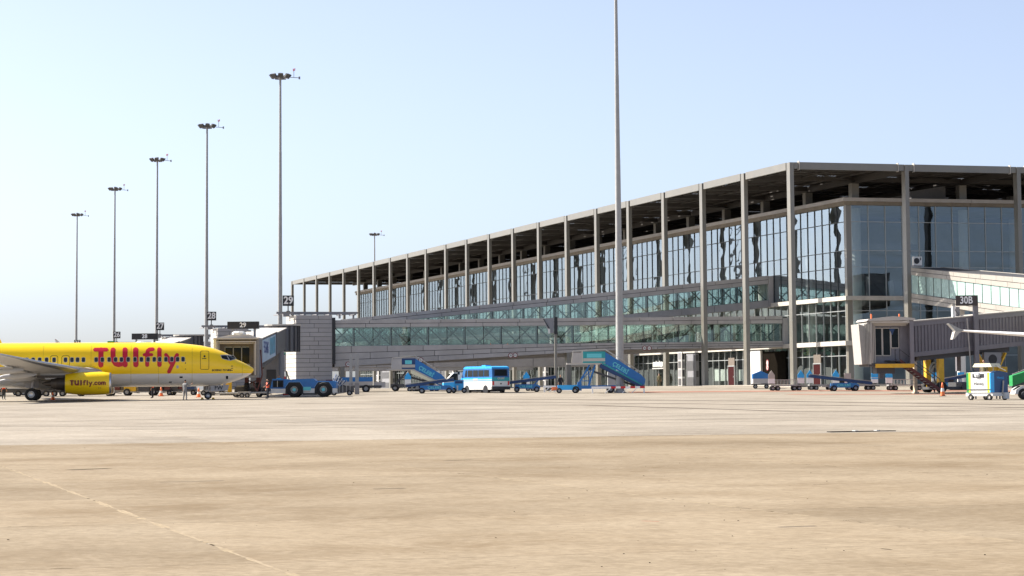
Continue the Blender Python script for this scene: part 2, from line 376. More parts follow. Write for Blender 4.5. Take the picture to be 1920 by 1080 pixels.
# ================================================================== terminal building (local x = along the end front, y = along the long front)
C0 = P(1488, 727, 257); C0.z = 0; GT = 2.1; BX, BY = 13.55, 13.3; NB = 21
TB = thing('terminal_building', 'long glass terminal with flat dark roof on tall slim outer columns', 'building', (C0.x, C0.y, GT), TH)
TI = Matrix.Rotation(-TH, 3, 'Z')
def loc_of(p): return TI @ (Vector(p) - Vector((C0.x, C0.y, 0)))
def TW(x, y, z=0): q = Matrix.Rotation(TH, 3, 'Z') @ Vector((x, y, 0)); return Vector((q.x + C0.x, q.y + C0.y, z))
def onx(px, py, x):                                  # sight line meets the local plane x = const -> local (y, z)
    d = CR @ Vector(((px - CX) / FPX, -(py - CY) / FPX, -1.0)); a = loc_of((0, 0, EYE)); dl = TI @ d; t = (x - a.x) / dl.x; q = a + dl * t; return q.y, q.z
def ony(px, py, y):
    d = CR @ Vector(((px - CX) / FPX, -(py - CY) / FPX, -1.0)); a = loc_of((0, 0, EYE)); dl = TI @ d; t = (y - a.y) / dl.y; q = a + dl * t; return q.x, q.z
XA, YB = 11.7, 11.6; XR, YF = 54.2, 266.0
ZR = 26.05
def zat(py): return onx(1583, py, XA)[1]
Z_PT, Z_PM, Z_PB = zat(371.5), zat(378.0), zat(385.0)
ZL2T, ZL2B = zat(555.5), zat(563.5); ZL1T, ZL1B = zat(639.5), zat(648.0)
rows = [(zat(385), zat(416)), (zat(416), zat(470)), (zat(470), zat(501)), (zat(501), ZL2T), (ZL2B, zat(583)), (zat(583), ZL1T), (ZL1B, zat(667)), (zat(667), GT + .12)]
D = -GT
# outer columns
cm = M(D).box(.0, .46, 0, .9, GT - .1, ZR - .06).mesh('column')
bar_ = []
for k in range(NB + 1): link('column', cm, K['col'], TB, loc=(0, k * BY, 0))
for j in range(1, 5): link('column', cm, K['col'], TB, loc=(j * BX, 0, 0))
# roof: deck with slots, edge beams, main beams, purlins
deck = M(D)
XD0, XD1, YD0, YD1 = .6, XR, 1.0, NB * BY
# deck laid as strips; rows of small louvre openings let the sky through
def deck_strip(y0, y1, holes):
    x = XD0
    zt, zb = ZR - .125, ZR - .14
    for hx0, hx1 in holes:
        deck.box(x, hx0, y0, y1, zb, zt); x = hx1
    deck.box(x, XD1, y0, y1, zb, zt)
yy = YD0; rd = random.Random(5); n = 0
while yy < YD1 - .1:
    wid = 1.3
    deck_strip(yy, min(yy + wid, YD1), [])
    if yy + wid + .9 < YD1:
        hs = []; x = XD0 + rd.uniform(1, 3)
        far = yy > 120
        while x < XD1 - 4 and yy > 9:
            for q in range(6):
                hs.append((x, x + .12)); x += .4
            x += rd.choice((5.2, 7.7, 10.9)) * (2 if far else 1)
        deck_strip(yy + wid, yy + wid + .92, hs)
    yy += wid + .92
roof = deck.make('roof', K['roofdark'], TB)
edge = M(D)
def beam_side(x, y0, y1): M(D).box(x, x + .3, y0, y1, ZR - .82, ZR).make('edge_beam', K['col'], TB)
for k in range(NB):
    M(D).box(.08, .4, k * BY + .95 + .35, (k + 1) * BY - .35, ZR - .8, ZR).make('edge_beam', K['col'], TB)
    M(D).box(.14, .36, k * BY + .95, k * BY + 1.3, ZR - .74, ZR - .05).box(.14, .36, (k + 1) * BY - .35, (k + 1) * BY, ZR - .74, ZR - .05).make('beam_joint', K['roofdark'], roof)
for j in range(4):
    M(D).box(j * BX + .54 + .55, (j + 1) * BX - .75, .1, .42, ZR - .78, ZR - .01).make('edge_beam', K['col'], TB)
    M(D).box(j * BX + .54, j * BX + 1.09, .14, .38, ZR - .72, ZR - .04).box((j + 1) * BX - .75, (j + 1) * BX, .14, .38, ZR - .72, ZR - .04).make('beam_joint', K['col'], roof)
    for xx in (j * BX + 1.09, (j + 1) * BX - .8): M(D).box(xx, xx + .06, .0, .5, ZR - .86, ZR + .12).make('joint_plate', K['ledge'], roof)
for k in range(NB + 1):                               # cross girders on the column lines
    b = M(D); y = k * BY + .3
    b.box(.54, XR, y, y + .3, ZR - .75, ZR - .2)
    b.make('girder', K['roofdark'], roof)
b = M(D)
for j in range(0, 5): b.box(j * BX + .1, j * BX + .45, .9, NB * BY, ZR - 1.0, ZR - .22)
pur = M(D); y = 2.2
while y < NB * BY - 1:
    if abs((y % BY) - .3) > .8: pur.box(.6, XR, y, y + .12, ZR - .27, ZR - .141)
    y += 2.22
x = 2.7
while x < XR - 1:
    pur.box(x, x + .14, 1, NB * BY - .5, ZR - .42, ZR - .28); x += 4.5
pur.make('purlins', K['roofdark'], roof, kind='stuff')
dg = M(D)
for k in range(NB):                                   # wind bracing and long girders
    for j in range(4):
        if (k + j) % 3 == 0: dg.bar((j * BX + .5, k * BY + .6, ZR - .75), ((j + 1) * BX, (k + 1) * BY, ZR - .75), .12, .12)
    if k == 0: dg.bar((4 * BX, .7, ZR - .76), (3 * BX, BY, ZR - .76), .12, .12)
dg.make('bracing', K['roofdark'], roof, kind='stuff')
for j in range(1, 5): M(D).box(j * BX + .05, j * BX + .4, .95, NB * BY, ZR - .95, ZR - .22).make('girder', K['roofdark'], roof)
# inner columns: slim posts above the parapet, round plaster columns in the halls
ic = M(D).box(-.45, .45, -.45, .45, Z_PT - .8, ZR - 1.0).mesh('roof_post'); rc = M(D).tube((0, 0, GT), (0, 0, Z_PT - 1.0), .55, n=14).mesh('hall_column')
for k in range(1, 21):
    for j in range(1, 5):
        if j > 2 and k > 3: continue
        link('roof_post', ic, K['col'], TB, loc=(j * BX, k * BY + .2, 0))
        if k < 8 or j == 1: link('hall_column', rc, K['incol'], TB, smooth=True, loc=(j * BX + .35, k * BY + .6, 0))
# plant on the roof terrace behind the parapet
M(D).box(27, 29.2, 10 + BY, 22 + BY, Z_PT - .9, Z_PT + 1.9).box(30, 46, 14.5 + BY, 17 + BY, Z_PT - .9, Z_PT + 1.3).make('roof_duct', K['grey'], TB)
M(D).prism([(22.2, Z_PT - .2), (26.6, Z_PT - .2), (26.6, Z_PT + 2.0), (22.2, Z_PT + 1.3)], 'y', 16.5, 18).make('roof_louvre', K['grey'], TB)
# parapets and ledges
def band(z0, z1, out, m, nm, yend=YF, parent=TB, seg=None):
    # long front, cut into bays; end front cut into bays
    for k in range(0, 20):
        y0 = YB - out if k == 0 else k * BY + .02; y1 = min((k + 1) * BY - .02, yend)
        if y1 <= y0: break
        M(D).box(XA - out, XA + .35, y0, y1, z0, z1).make(nm, m, parent)
    for j in range(1, 4):
        x0 = XA + .352 if j == 1 else j * BX + .02; M(D).box(x0, (j + 1) * BX - .02, YB - out, YB + .35, z0, z1).make(nm, m, parent)
M(D).box(XA, XA + .6, YF, YF + .35, GT, Z_PT).box(XA + .6, XR, YF, YF + .3, GT, Z_PT).make('gable_wall', K['clad'], TB)
band(Z_PM, Z_PT, .55, K['clad'], 'parapet_coping'); band(Z_PB, Z_PM - .01, .35, K['fascia'], 'parapet_fascia')
band(ZL2B, ZL2T, .45, K['ledge'], 'floor_ledge'); band(ZL1B, ZL1T, .7, K['ledge'], 'floor_ledge')
# corner post and mullions
M(D).box(XA - .06, XA + .55, YB - .06, YB + .55, GT, Z_PB - .01).make('corner_post', K['col'], TB)
PW = 2.1; ncs = int((YF - YB - .6) / PW); nce = int((XR - XA - .6) / PW)
mu = M(D); mud = M(D)
for c in range(ncs + 1):
    y = YB + .58 + c * PW
    mud.box(XA - .05, XA + .12, y - .035, y + .035, ZL2T, Z_PB); mu.box(XA - .06, XA + .12, y - .035, y + .035, ZL1T, ZL2B); mu.box(XA - .06, XA + .12, y - .035, y + .035, GT, ZL1B)
for r, (zt, zb) in enumerate(rows):
    if r in (0, 1, 2): mud.box(XA - .045, XA + .12, YB + .55, YF, zb - .04, zb + .04)
    if r in (4, 6): mu.box(XA - .055, XA + .12, YB + .55, YF, zb - .04, zb + .04)
mue = M(D)
for c in range(nce + 1):
    x = XA + .58 + c * PW
    mue.box(x - .035, x + .035, YB - .06, YB + .12, GT, Z_PB - .01)
for r, (zt, zb) in enumerate(rows):
    if r in (0, 1, 2, 4, 6): mue.box(XA + .55, XR, YB - .05, YB + .12, zb - .035, zb + .035)
mud.make('upper_mullions', K['framed'], TB, kind='stuff'); mu.make('lower_mullions', K['frame'], TB, kind='stuff'); mue.make('end_mullions', K['frame'], TB, kind='stuff')
# panes: slightly pillowed sheets, so the mirrored columns waver
GS = glass('reflective_hall_glass', (.58, .62, .62), .105, .38, (.78, .9, 1))
GL = glass('clear_lower_glass', (.55, .6, .58), .05, .17, (.85, .95, .93))
rp = random.Random(11)
def pane_mesh(wd, ht, seed, side):
    r = random.Random(seed); nx, nz = 3, 7; ph = [r.uniform(0, 6.3) for _ in range(5)]; A = r.uniform(.0005, .007) * r.choice((1, 1, -1)); tl = r.uniform(-.009, .009)
    r_amp, r_fr = r.uniform(.0004, .0028), r.uniform(4, 12)
    m = M()
    vs = []
    for j in range(nz + 1):
        for i in range(nx + 1):
            a = i / nx - .5; b_ = j / nz - .5
            d = A * math.cos(a * math.pi) * (math.cos(b_ * math.pi) * .6 + .5 * math.sin(b_ * 7 + ph[0])) + tl * a + r_amp * math.sin(b_ * r_fr + ph[1] + a * 3)
            vs.append((d, a * wd, b_ * ht) if side else (a * wd, d, b_ * ht))
    m.add(vs, [(j * (nx + 1) + i, j * (nx + 1) + i + 1, (j + 1) * (nx + 1) + i + 1, (j + 1) * (nx + 1) + i) for j in range(nz) for i in range(nx)])
    me = m.mesh('pane', fix=False)
    for p in me.polygons: p.use_smooth = True
    return me
pm = {}
restm = M(D); restl = M(D)
def put_pane(side, c, r, single):
    zt, zb = rows[r]; ht = zt - zb - .02; k = (side, r, rp.randrange(16))
    if k not in pm: pm[k] = pane_mesh(PW - .05, ht, hash((side, r, k[2])) % 9999, side)
    zc = (zt + zb) / 2 + D
    loc = (XA + .03, YB + .58 + (c + .5) * PW, zc) if side else (XA + .58 + (c + .5) * PW, YB + .03, zc)
    gm = GL if side and r > 3 else GS
    if single: link('pane', pm[k], gm, TB, loc=loc)
    else:
        me = pm[k]; (restl if gm is GL else restm).add([(v.co.x + loc[0], v.co.y + loc[1], v.co.z + loc[2] - D) for v in me.vertices], [tuple(p.vertices) for p in me.polygons])
for c in range(nce):
    for r in range(8): put_pane(False, c, r, c < 11)
for c in range(ncs):
    for r in range(8): put_pane(True, c, r, (r < 4 and c < 42) or (r >= 4 and c < 11))
restm.make('far_panes', GS, TB, smooth=True, fix=False, kind='stuff')
restl.make('far_lower_panes', GL, TB, smooth=True, fix=False, kind='stuff')
# inside: floors, ceiling, core walls, a dark service shaft, furniture
M(D).box(XA + .4, XR, YB + .4, YF, ZL2B + .05, ZL2T - .05).make('upper_floor', K['floor'], TB)
M(D).box(XA + .4, XR, YB + .4, YF, ZL1B + .05, ZL1T - .05).make('middle_floor', K['floor'], TB)
M(D).box(XA + .4, XR, YB + .4, YF, Z_PB - .0, Z_PM - .05).make('ceiling', K['inner'], TB)
M(D).box(XA + .4, XR, YB + .4, YF, GT - .1, GT + .1).make('ground_floor', K['floor'], TB)
M(D).box(XA + 6.5, XR, 34, 34.4, ZL1T, Z_PB - .1).box(XA + 9, XR, 24, 24.3, GT, ZL1B).make('core_wall', K['inner'], TB)
M(D).box(XA + 13, XA + 13.4, 34.4, YF, GT, Z_PB - .1).make('core_wall', K['inner'], TB)
M(D).box(22.0, 23.0, YB + 1.2, YB + 2.2, ZL2T, Z_PB - .1).make('service_shaft', K['black'], TB)
M(D).box(14, 40, 23, 23.4, ZL2T, ZL2T + 3.2).box(16, 27, 19, 19.3, ZL2T + 5.2, ZL2T + 6.4).make('interior_gallery', K['inner'], TB)
M(D).box(15.5, 17.5, 14.2, 15, ZL2T, ZL2T + 2.4).box(19, 20.5, 15, 16, ZL2T, ZL2T + 2.0).box(29, 32, 15, 16, ZL2T, ZL2T + 2.1).make('kiosk', K['grey'], TB)
XRW = M(D).box(XR, XR + .3, YB, YF, GT, Z_PT).make('side_wall', K['clad'], TB)
pv = M().box(-1.6, XA - .22, -3.0, YF + 8, GT - .5, GT + .06).make('pavement', mat('kerb_stone', (.4, .37, .32)), kind='structure', loc=(C0.x, C0.y, 0), rz=TH)
M(D).box(XA + 1.6, XA + 1.8, 46, YF - 1, GT + .1, ZL1B - .1).make('ground_floor_shade', mat('interior_shade', (.035, .035, .035), .8, 0, .3, .4), TB)  # added dark sheet behind the glass, stands in for interior shade
# ground-floor doors, blinds and openings on the long front
def door(px0, px1, pt, pb=723, m='maroon'):
    y1, z1 = onx(px0, pt, XA); y0, z0 = onx(px1, pb, XA)
    d_ = M(D).box(XA - .13, XA + .02, y0, y1, GT + .12, z1).make('door', K[m], TB)
    M(D).box(XA - .17, XA - .131, y0 + .2, y0 + .3, GT + 1.1, GT + 1.3).make('handle', K['frame'], d_)
    M(D).box(XA - .16, XA + .03, y0 - .1, y0, GT + .1, z1 + .12).box(XA - .16, XA + .03, y1, y1 + .1, GT + .1, z1 + .12).box(XA - .16, XA + .03, y0, y1, z1, z1 + .12).make('door_frame', K['frame'], d_)
    M(D).box(XA - .10, XA + .02, y0, y1, z1 + .12, z1 + 1.1).make('door_transom', mat('beige_panel', (.17, .145, .125), .9, spec=.1), d_)
door(1367, 1379, 687.5); door(1527, 1541, 683)
bl = mat('white_blind', (.8, .8, .77), .8, 0, .06)
for px0, px1 in ((1336, 1365), (1382, 1398), (1410, 1418)):
    y1, zt = onx(px0, 693, XA); y0, zb = onx(px1, 714, XA)
    M(D).box(XA + .14, XA + .18, y0, y1, zb, zt).make('blind', bl, TB)
# garage opening under the link bridges, its shade painted as a black panel
y1, _ = onx(1433, 700, XA); y0, _ = onx(1476, 700, XA)
M(D).box(XA - .2, XA + .02, y0, y1, GT, ZL1B - .3).make('garage_shade_panel', mat('garage_shade', (.012, .01, .008), 1, 0, .2, .5, spec=0), TB)
M(D).box(XA - .5, XA - .21, y1 - .0, y1 + 3.4, GT, ZL1B - .1).make('white_pier', K['white'], TB)

# ================================================================== lettering
def text(s, size, m, parent, loc, rot=(math.pi / 2, 0, 0), name='lettering', bold=0.0, align='CENTER', depth=.004, sx=1.0, shear=0.0, sp=1.0):
    c = bpy.data.curves.new('t', 'FONT'); c.body = s; c.size = size; c.align_x = align; c.align_y = 'CENTER'; c.offset = bold * size; c.extrude = depth; c.resolution_u = 3; c.shear = shear; c.space_character = sp
    o = bpy.data.objects.new('t', c); COL.objects.link(o)
    bpy.context.view_layer.update()
    me = bpy.data.meshes.new_from_object(o.evaluated_get(bpy.context.evaluated_depsgraph_get())); me.name = name
    bpy.data.objects.remove(o); bpy.data.curves.remove(c)
    for v in me.vertices: v.co.x *= sx
    me.materials.clear()
    t = link(name, me, m, parent, loc=loc); t.rotation_euler = rot; return t
IDR = (math.pi / 2, 0, 0)
K['slate'] = mat('slate_grey_paint', (.13, .13, .14), .5, .1, .12)

# ================================================================== link bridges between terminal and stands
GG = glass('green_bridge_glass', (.83, .895, .875), .09, .4, (.92, 1, .98))
def lerp(a, b, t): return a + (b - a) * t
def zl(pts):                                          # piecewise-linear z(x)
    pts = sorted(pts)
    def f(x):
        for (a, za), (b, zb) in zip(pts, pts[1:]):
            if x <= b or (b, zb) == pts[-1]: return za + (zb - za) * (x - a) / (b - a)
    return f
def bridge(name, label, yf, wid, x0, x1, ztop, zwt, zwb, zbot, nrt=2, nrb=2, pl=4.2, gl=GG, pw=2.15, diag=1, seed=1, pm_=None, frame=None):
    rd = random.Random(seed); fo, fa_ = frame or (Vector((C0.x, C0.y, 0)), TH); fq = fo + Matrix.Rotation(fa_, 3, 'Z') @ Vector(((x0 + x1) / 2, yf + wid / 2, 0)); B = thing(name, label, 'link bridge', (fq.x, fq.y, GT), fa_); ox, oy = (x0 + x1) / 2, yf + wid / 2
    pm_ = pm_ or K['clad']; m = M
    def seg(nm, xa, xb, ya, yb, fa, fb, mt, par=B, kind=None):
        q = M(); q.add([(x - ox, y - oy, f(x) - GT) for x in (xa, xb) for y in (ya, yb) for f in (fa, fb)], [(0, 1, 3, 2), (4, 6, 7, 5), (0, 4, 5, 1), (2, 3, 7, 6), (0, 2, 6, 4), (1, 5, 7, 3)])
        return q.make(nm, mt, par, kind=kind)
    cut = [x0] + [x for x in (getattr(zbot, 'kink', None),) if x] + [x1]
    for a, b in zip(cut, cut[1:]):
        seg('floor_slab', a, b, yf + .06, yf + wid - .06, lambda x: zbot(x) + .05, lambda x: zwb(x) - .03, K['dgrey'])
        seg('roof_slab', a, b, yf + .06, yf + wid - .06, lambda x: zwt(x) + .03, lambda x: ztop(x) - .06, K['dgrey'])
        seg('interior_floor', a, b, yf + .2, yf + wid - .2, lambda x: zwb(x) - .029, lambda x: zwb(x) + .03, K['floor']); seg('interior_ceiling', a, b, yf + .2, yf + wid - .2, lambda x: zwt(x) - .03, lambda x: zwt(x) + .029, K['floor'])
    for (fa, fb, nr) in ((ztop, zwt, nrt), (zwb, zbot, nrb)):
        for r in range(nr):
            t0, t1 = r / nr, (r + 1) / nr
            f0 = lambda x, t=t0: lerp(fa(x), fb(x), t) - .03; f1 = lambda x, t=t1: lerp(fa(x), fb(x), t) + .03
            x = x0; first = True
            while x < x1 - .05:
                xe = min(x1, x + (pl * rd.uniform(.3, 1) if first else pl * rd.choice((1, 1, 1.25, .8)))); first = False
                if x1 - xe < .8: xe = x1
                seg('panel', x + .03, xe - .03, yf - .03, yf + .059, f1, f0, pm_); x = xe
        seg('rear_fascia', x0, x1, yf + wid - .059, yf + wid, fb, fa, pm_)
    n = max(1, round((x1 - x0 - .3) / pw)); pw = (x1 - x0 - .3) / n
    mm = M(); dd = M()
    for i in range(n):
        xa = x0 + .15 + i * pw; xb = xa + pw
        seg('pane', xa + .03, xb - .03, yf + .09, yf + .11, lambda x: zwb(x) - .02, lambda x: zwt(x) + .02, gl)
        if i: mm.box(xa - .03 - ox, xa + .03 - ox, yf + .04 - oy, yf + .14 - oy, zwb(xa) - GT, zwt(xa) - GT)
        if i % 2: mm.box(xa - .1 - ox, xa + .1 - ox, yf + .45 - oy, yf + .65 - oy, zwb(xa) - GT, zwt(xa) - GT)
        # trusses behind the panes, near and far side
        sgn = (1 if i < n * .45 else -1) * diag
        a, b = ((xa, zwt(xa)), (xb, zwb(xb))) if sgn > 0 else ((xa, zwb(xa)), (xb, zwt(xb)))
        dd.bar((a[0] - ox, yf + .5 - oy, a[1] - GT), (b[0] - ox, yf + .5 - oy, b[1] - GT), .12, .12)
        if i % 2 == 0: dd.bar((a[0] - ox, yf + wid - .5 - oy, b[1] - GT), (b[0] - ox, yf + wid - .5 - oy, a[1] - GT), .12, .12)
    mm.make('window_mullions', K['framed'], B, kind='stuff'); dd.make('truss_diagonals', mat('dark_green_steel', (.035, .05, .047), .5, .2, .1), B, kind='stuff')
    seg('rear_pane', x0 + .2, x1 - .2, yf + wid - .09, yf + wid - .07, zwb, zwt, gl)
    seg('handrail', x0 + .2, x1 - .2, yf + .8, yf + .85, lambda x: zwb(x) + .9, lambda x: zwb(x) + .97, K['frame'])
    return B
# level bridge
YL = 29.1
def xz(px, py, y): return ony(px, py, y)
xl = xz(627, 632, YL)[0]; xr = xz(1468, 622, YL)[0]
zk = xz(1155, 656, YL)
zbot = zl([(xl, xz(673, 686.5, YL)[1] - .12), zk, (xr, xz(1467, 651, YL)[1])]); zbot.kink = zk[0]
LB = bridge('link_bridge', 'level grey panelled link bridge with green glazing between stone tower and terminal', YL, 3.6, xl, xr,
       zl([xz(627, 600, YL), xz(1468, 592, YL)]), zl([xz(627, 614.6, YL), xz(1468, 606.7, YL)]), zl([xz(627, 649, YL), xz(1468, 639, YL)]), zbot, nrb=3, seed=2)
q = loc_of(LB.location); zt_, zb_ = xz(1468, 596, YL)[1], xz(1467, 649, YL)[1]
M().box(xr + .02 - q.x, xr + .62 - q.x, -1.9, 1.75, zb_ - GT, zt_ - GT).make('end_frame', K['clad'], LB)
M().box(xr + .64 - q.x, XA - .75 - q.x, -1.4, 1.5, zb_ + .3 - GT, zt_ - .3 - GT).make('bellows', K['dgrey'], LB)
for px in (797, 1068, 643):
    x = xz(px, 690, YL)[0]; M().box(x - .3 - q.x, x + .2 - q.x, -1.76, -.86, 0.0, zbot(x) + .1 - GT).make('support_post', K['col'], LB)
# ramped bridge behind it
YU = 33.4
xl2 = xz(650, 598, YU)[0]; xr2 = xz(1441, 545, YU)[0]
f = lambda pts: zl([xz(px, py, YU) for px, py in pts])
UB = bridge('link_bridge', 'ramped grey panelled link bridge rising to the upper terminal floor behind the level one', YU, 3.4, xl2, xr2,
       f([(1000, 561.7), (1441, 516.3)]), f([(1000, 576.5), (1441, 532.5)]), f([(1000, 607), (1441, 562.5)]), f([(1000, 618), (1441, 577)]), nrb=1, seed=5, diag=-1, pw=1.9)
q = loc_of(UB.location); zt_, zb_ = xz(1441, 517.5, YU)[1], xz(1441, 576, YU)[1]
M().box(xr2 + .02 - q.x, xr2 + .6 - q.x, -1.8, 1.65, zb_ - GT, zt_ - GT).make('end_frame', K['clad'], UB)
M().box(xr2 + .62 - q.x, XA - .5 - q.x, -1.3, 1.4, zb_ + .3 - GT, zt_ - .3 - GT).make('bellows', K['dgrey'], UB)

# ================================================================== stone-clad stand towers, their sign gantries and number boards
YT = 28.4
tx0, tx1 = xz(555, 650, YT)[0], xz(623, 650, YT)[0]; tzt = xz(590, 590.5, YT)[1]; tdep = 5.9
K['tower_shade'] = mat('shaded_stone_panel', (.33, .325, .335), .6, 0, .1, .6, dirt=.1)  # tower front, darker than its left side: shade put into the colour
def tower(label):
    B = thing('stand_tower', label, 'tower', TW((tx0 + tx1) / 2, YT + tdep / 2, GT), TH, 'stone towers at the stands')
    w2, d2 = (tx1 - tx0) / 2, tdep / 2; H = tzt - GT; rd = random.Random(4)
    M().box(-w2 + .05, w2 - .05, -d2 + .05, d2 - .05, 0, H - .05).make('core', K['joint'], B)
    n = 17; rh = H / n
    for r in range(n):
        z0, z1 = r * rh + .02, (r + 1) * rh - .02; o = (.38, .62, .5)[r % 3]; cutx = -w2 + 2 * w2 * o; cuty = -d2 + 2 * d2 * (.3, .66)[r % 2]
        for a, b in ((-w2, cutx - .02), (cutx + .02, w2)): M().box(a, b, -d2, -d2 + .06, z0, z1).make('panel', K['tower_shade'], B)
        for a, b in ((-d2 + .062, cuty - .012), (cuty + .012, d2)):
            M().box(-w2, -w2 + .06, a, b, z0, z1).make('panel', K['cladw'], B)  # paler than the front, sunlight put into the colour
    M().box(w2 - .06, w2 + .0, -d2 + .062, d2, 0, H).make('rear_cladding', K['clad'], B)
    M().box(w2 + .02, w2 + .34, -d2 - .12, -d2 + .3, H * .33, H - .3).make('corner_fin', K['black'], B)
    # gantry of steel sections lying on top
    g = M(); x0, x1 = xz(519, 588, YT + 1)[0] - (tx0 + tx1) / 2, xz(672, 588, YT + 1)[0] - (tx0 + tx1) / 2
    for y in (-1.6, 1.2): g.box(x0 + (.0 if y < 0 else 1.2), x1, y - .12, y + .12, H + .16, H + .4)
    for i in range(7): xx = lerp(x0 + .3, x1 - .3, i / 6); g.box(xx - .08, xx + .08, -1.72, 1.32, H + .02, H + .155)
    g.box(x0 + .8, x0 + 1.5, -1.8, -1.2, H - .15, H + .35)
    for xx in (x1 - 2.1, x1 - .5): g.tube((xx, -1.5, H - .35), (xx, -1.5, H + .1), .13, n=6)
    g.make('gantry', K['grey'], B)
    return B
T29 = tower('stone-clad tower of stand 29 beside the blue tug, nearest of the towers')
TC = TW((tx0 + tx1) / 2, YT + tdep / 2, GT)
sgx, sgz = xz(540.5, 564, YT + .8)
def board(num, label, y, sc=1.0):
    B = thing('stand_number_board', label, 'sign', TW(sgx, y, GT), TH, 'stand number boards on the tower roofs'); H = tzt + .42 - GT
    M().tube((0, .1, H), (0, .1, sgz - GT - .5), .07, n=6).make('post', K['dgrey'], B)
    M().box(-.64, .64, -.05, .1, sgz - GT - .58, sgz - GT + .6).make('board', K['black'], B)
    M().box(-.2, .2, -.15, .3, H - .02, H + .06).make('foot', K['dgrey'], B)
    text(num, 1.16, K['white2'], B, (0, -.06, sgz - GT + .02), bold=.028, sx=.93)
    return B
ysign = YT + .8; dys = [0]
for px, py in ((396.5, 592), (300, 611), (219, 628), (145, 641)):
    dys.append(onx(px, py, sgx)[0] - ysign)
for i, (num, dy) in enumerate(zip(('29', '28', '27', '26', '25'), dys)):
    board(num, ['largest black number board, on the roof right beside the jet bridge', 'second black number board from the right, beside a mast', 'black number board above the long dark gate sign', 'black number board second from the left, clear of the fuselage', 'leftmost number board, half hidden by the fuselage top'][i], ysign + dy)
    if 0 < i < 4:
        copy_tree(T29, TC + U * dy, None, ['', 'stone-clad tower of stand 28 behind the aircraft nose and jet bridge', 'stone-clad tower of stand 27, its top showing above the yellow fuselage', 'farthest stone-clad tower, only its roof gantry above the fuselage'][i])
# the bridge of stand 28 beyond
zz = lambda a: (lambda x: a)
for i, lab in ((1, 'second link bridge, behind the stand 28 tower'), (2, 'third link bridge, far behind, at stand 27')):
    bridge('link_bridge', lab, YL + dys[i], 3.4, tx1 + .1, XA - .6, zz(tzt - .7), zz(tzt - 1.6), zz(tzt - 3.6), zz(tzt - 5.4), nrb=1, seed=9 + i, pl=8, pw=4)

# ================================================================== floodlight masts
def mast(label, px, Y, top=43.2, rb=.36, detail=True):
    b = GY(px, Y); B = thing('floodlight_mast', label, 'light mast', b, R_((px * 7.3) % 26 - 13), 'floodlight masts along the apron'); H = top - b.z
    cs = [0, .18, .36, .55, .75, 1]
    for k in range(5): M().tube((0, 0, H * cs[k]), (0, 0, H * cs[k + 1]), lerp(rb, .13, cs[k]), lerp(rb, .13, cs[k + 1]) + .012, n=14, cap=True).make('pole_section', K['galv'], B, smooth=True, ang=40)
    M().tube((0, 0, 0), (0, 0, .06), .6, n=12).tube((0, 0, .06), (0, 0, .3), .48, .42, n=12).make('base_flange', K['galv'], B)
    M().lathe([(.9, -.06), (1.0, -.06), (1.0, .06), (.9, .06), (.9, -.06)], (0, 0, H - .5), (0, 0, 1), 18, False).bar((-.95, 0, H - .5), (.95, 0, H - .5), .09).bar((0, -.95, H - .5), (0, .95, H - .5), .09).tube((0, 0, H - .7), (0, 0, H + .1), .24, n=10).make('head_ring', K['grey'], B)
    for i, a in enumerate((20, 75, 120, 165, 200, 235, 280, 325)):
        t = R_(a); c = Vector((math.cos(t) * 1.15, math.sin(t) * 1.15, H - .32)); d = Vector((math.cos(t), math.sin(t), -.75)).normalized(); sx = Vector((-math.sin(t), math.cos(t), 0))
        f_ = M(); sy = d.cross(sx)
        rings = [[c + d * o + sx * w_ * p + sy * h_ * q_ for p, q_ in ((-1, -1), (1, -1), (1, 1), (-1, 1))] for o, w_, h_ in ((-.22, .16, .16), (-.1, .3, .26), (.16, .34, .3))]
        f_.loft(rings); f_.bar(c - d * .1 + Vector((0, 0, -.25)), c, .06)
        f_.make('floodlight', K['dgrey'], B)
    M().bar((.9, 0, H - .45), (2.55, -.3, H - .62), .08).box(2.45, 2.65, -.4, -.2, H - .8, H - .45).make('arm', K['grey'], B)
    M().tube((1.8, -.15, H - .5), (1.8, -.15, H + .35), .03, n=5).make('aerial', K['dgrey'], B)
    M().tube((1.74, -.15, H + .3), (1.72, -.15, H + .62), .07, n=6).tube((1.9, -.15, H + .35), (1.93, -.15, H + .66), .07, n=6).make('obstruction_light', K['red'], B)
    M().box(-.06, .06, -rb - .28, -rb - .0, .55, 1.5).make('hatch', K['grey'], B)
    return B
for px, Y, lab in ((1163, 235.5, 'tallest nearest floodlight mast, behind the red and white barriers'), (525, 311, 'second tallest floodlight mast, left of the stone tower'), (386.5, 369, 'third tallest floodlight mast, above the aircraft nose'),
                   (292.8, 422, 'middle floodlight mast of the row, behind the long dark gate sign'), (213, 482, 'second floodlight mast from the left, above the wing root'), (142, 551, 'leftmost and most distant floodlight mast of the row'), (703, 628, 'small floodlight mast rising behind the terminal roof')):
    mast(lab, px, Y, rb=.4 if Y < 240 else .34)

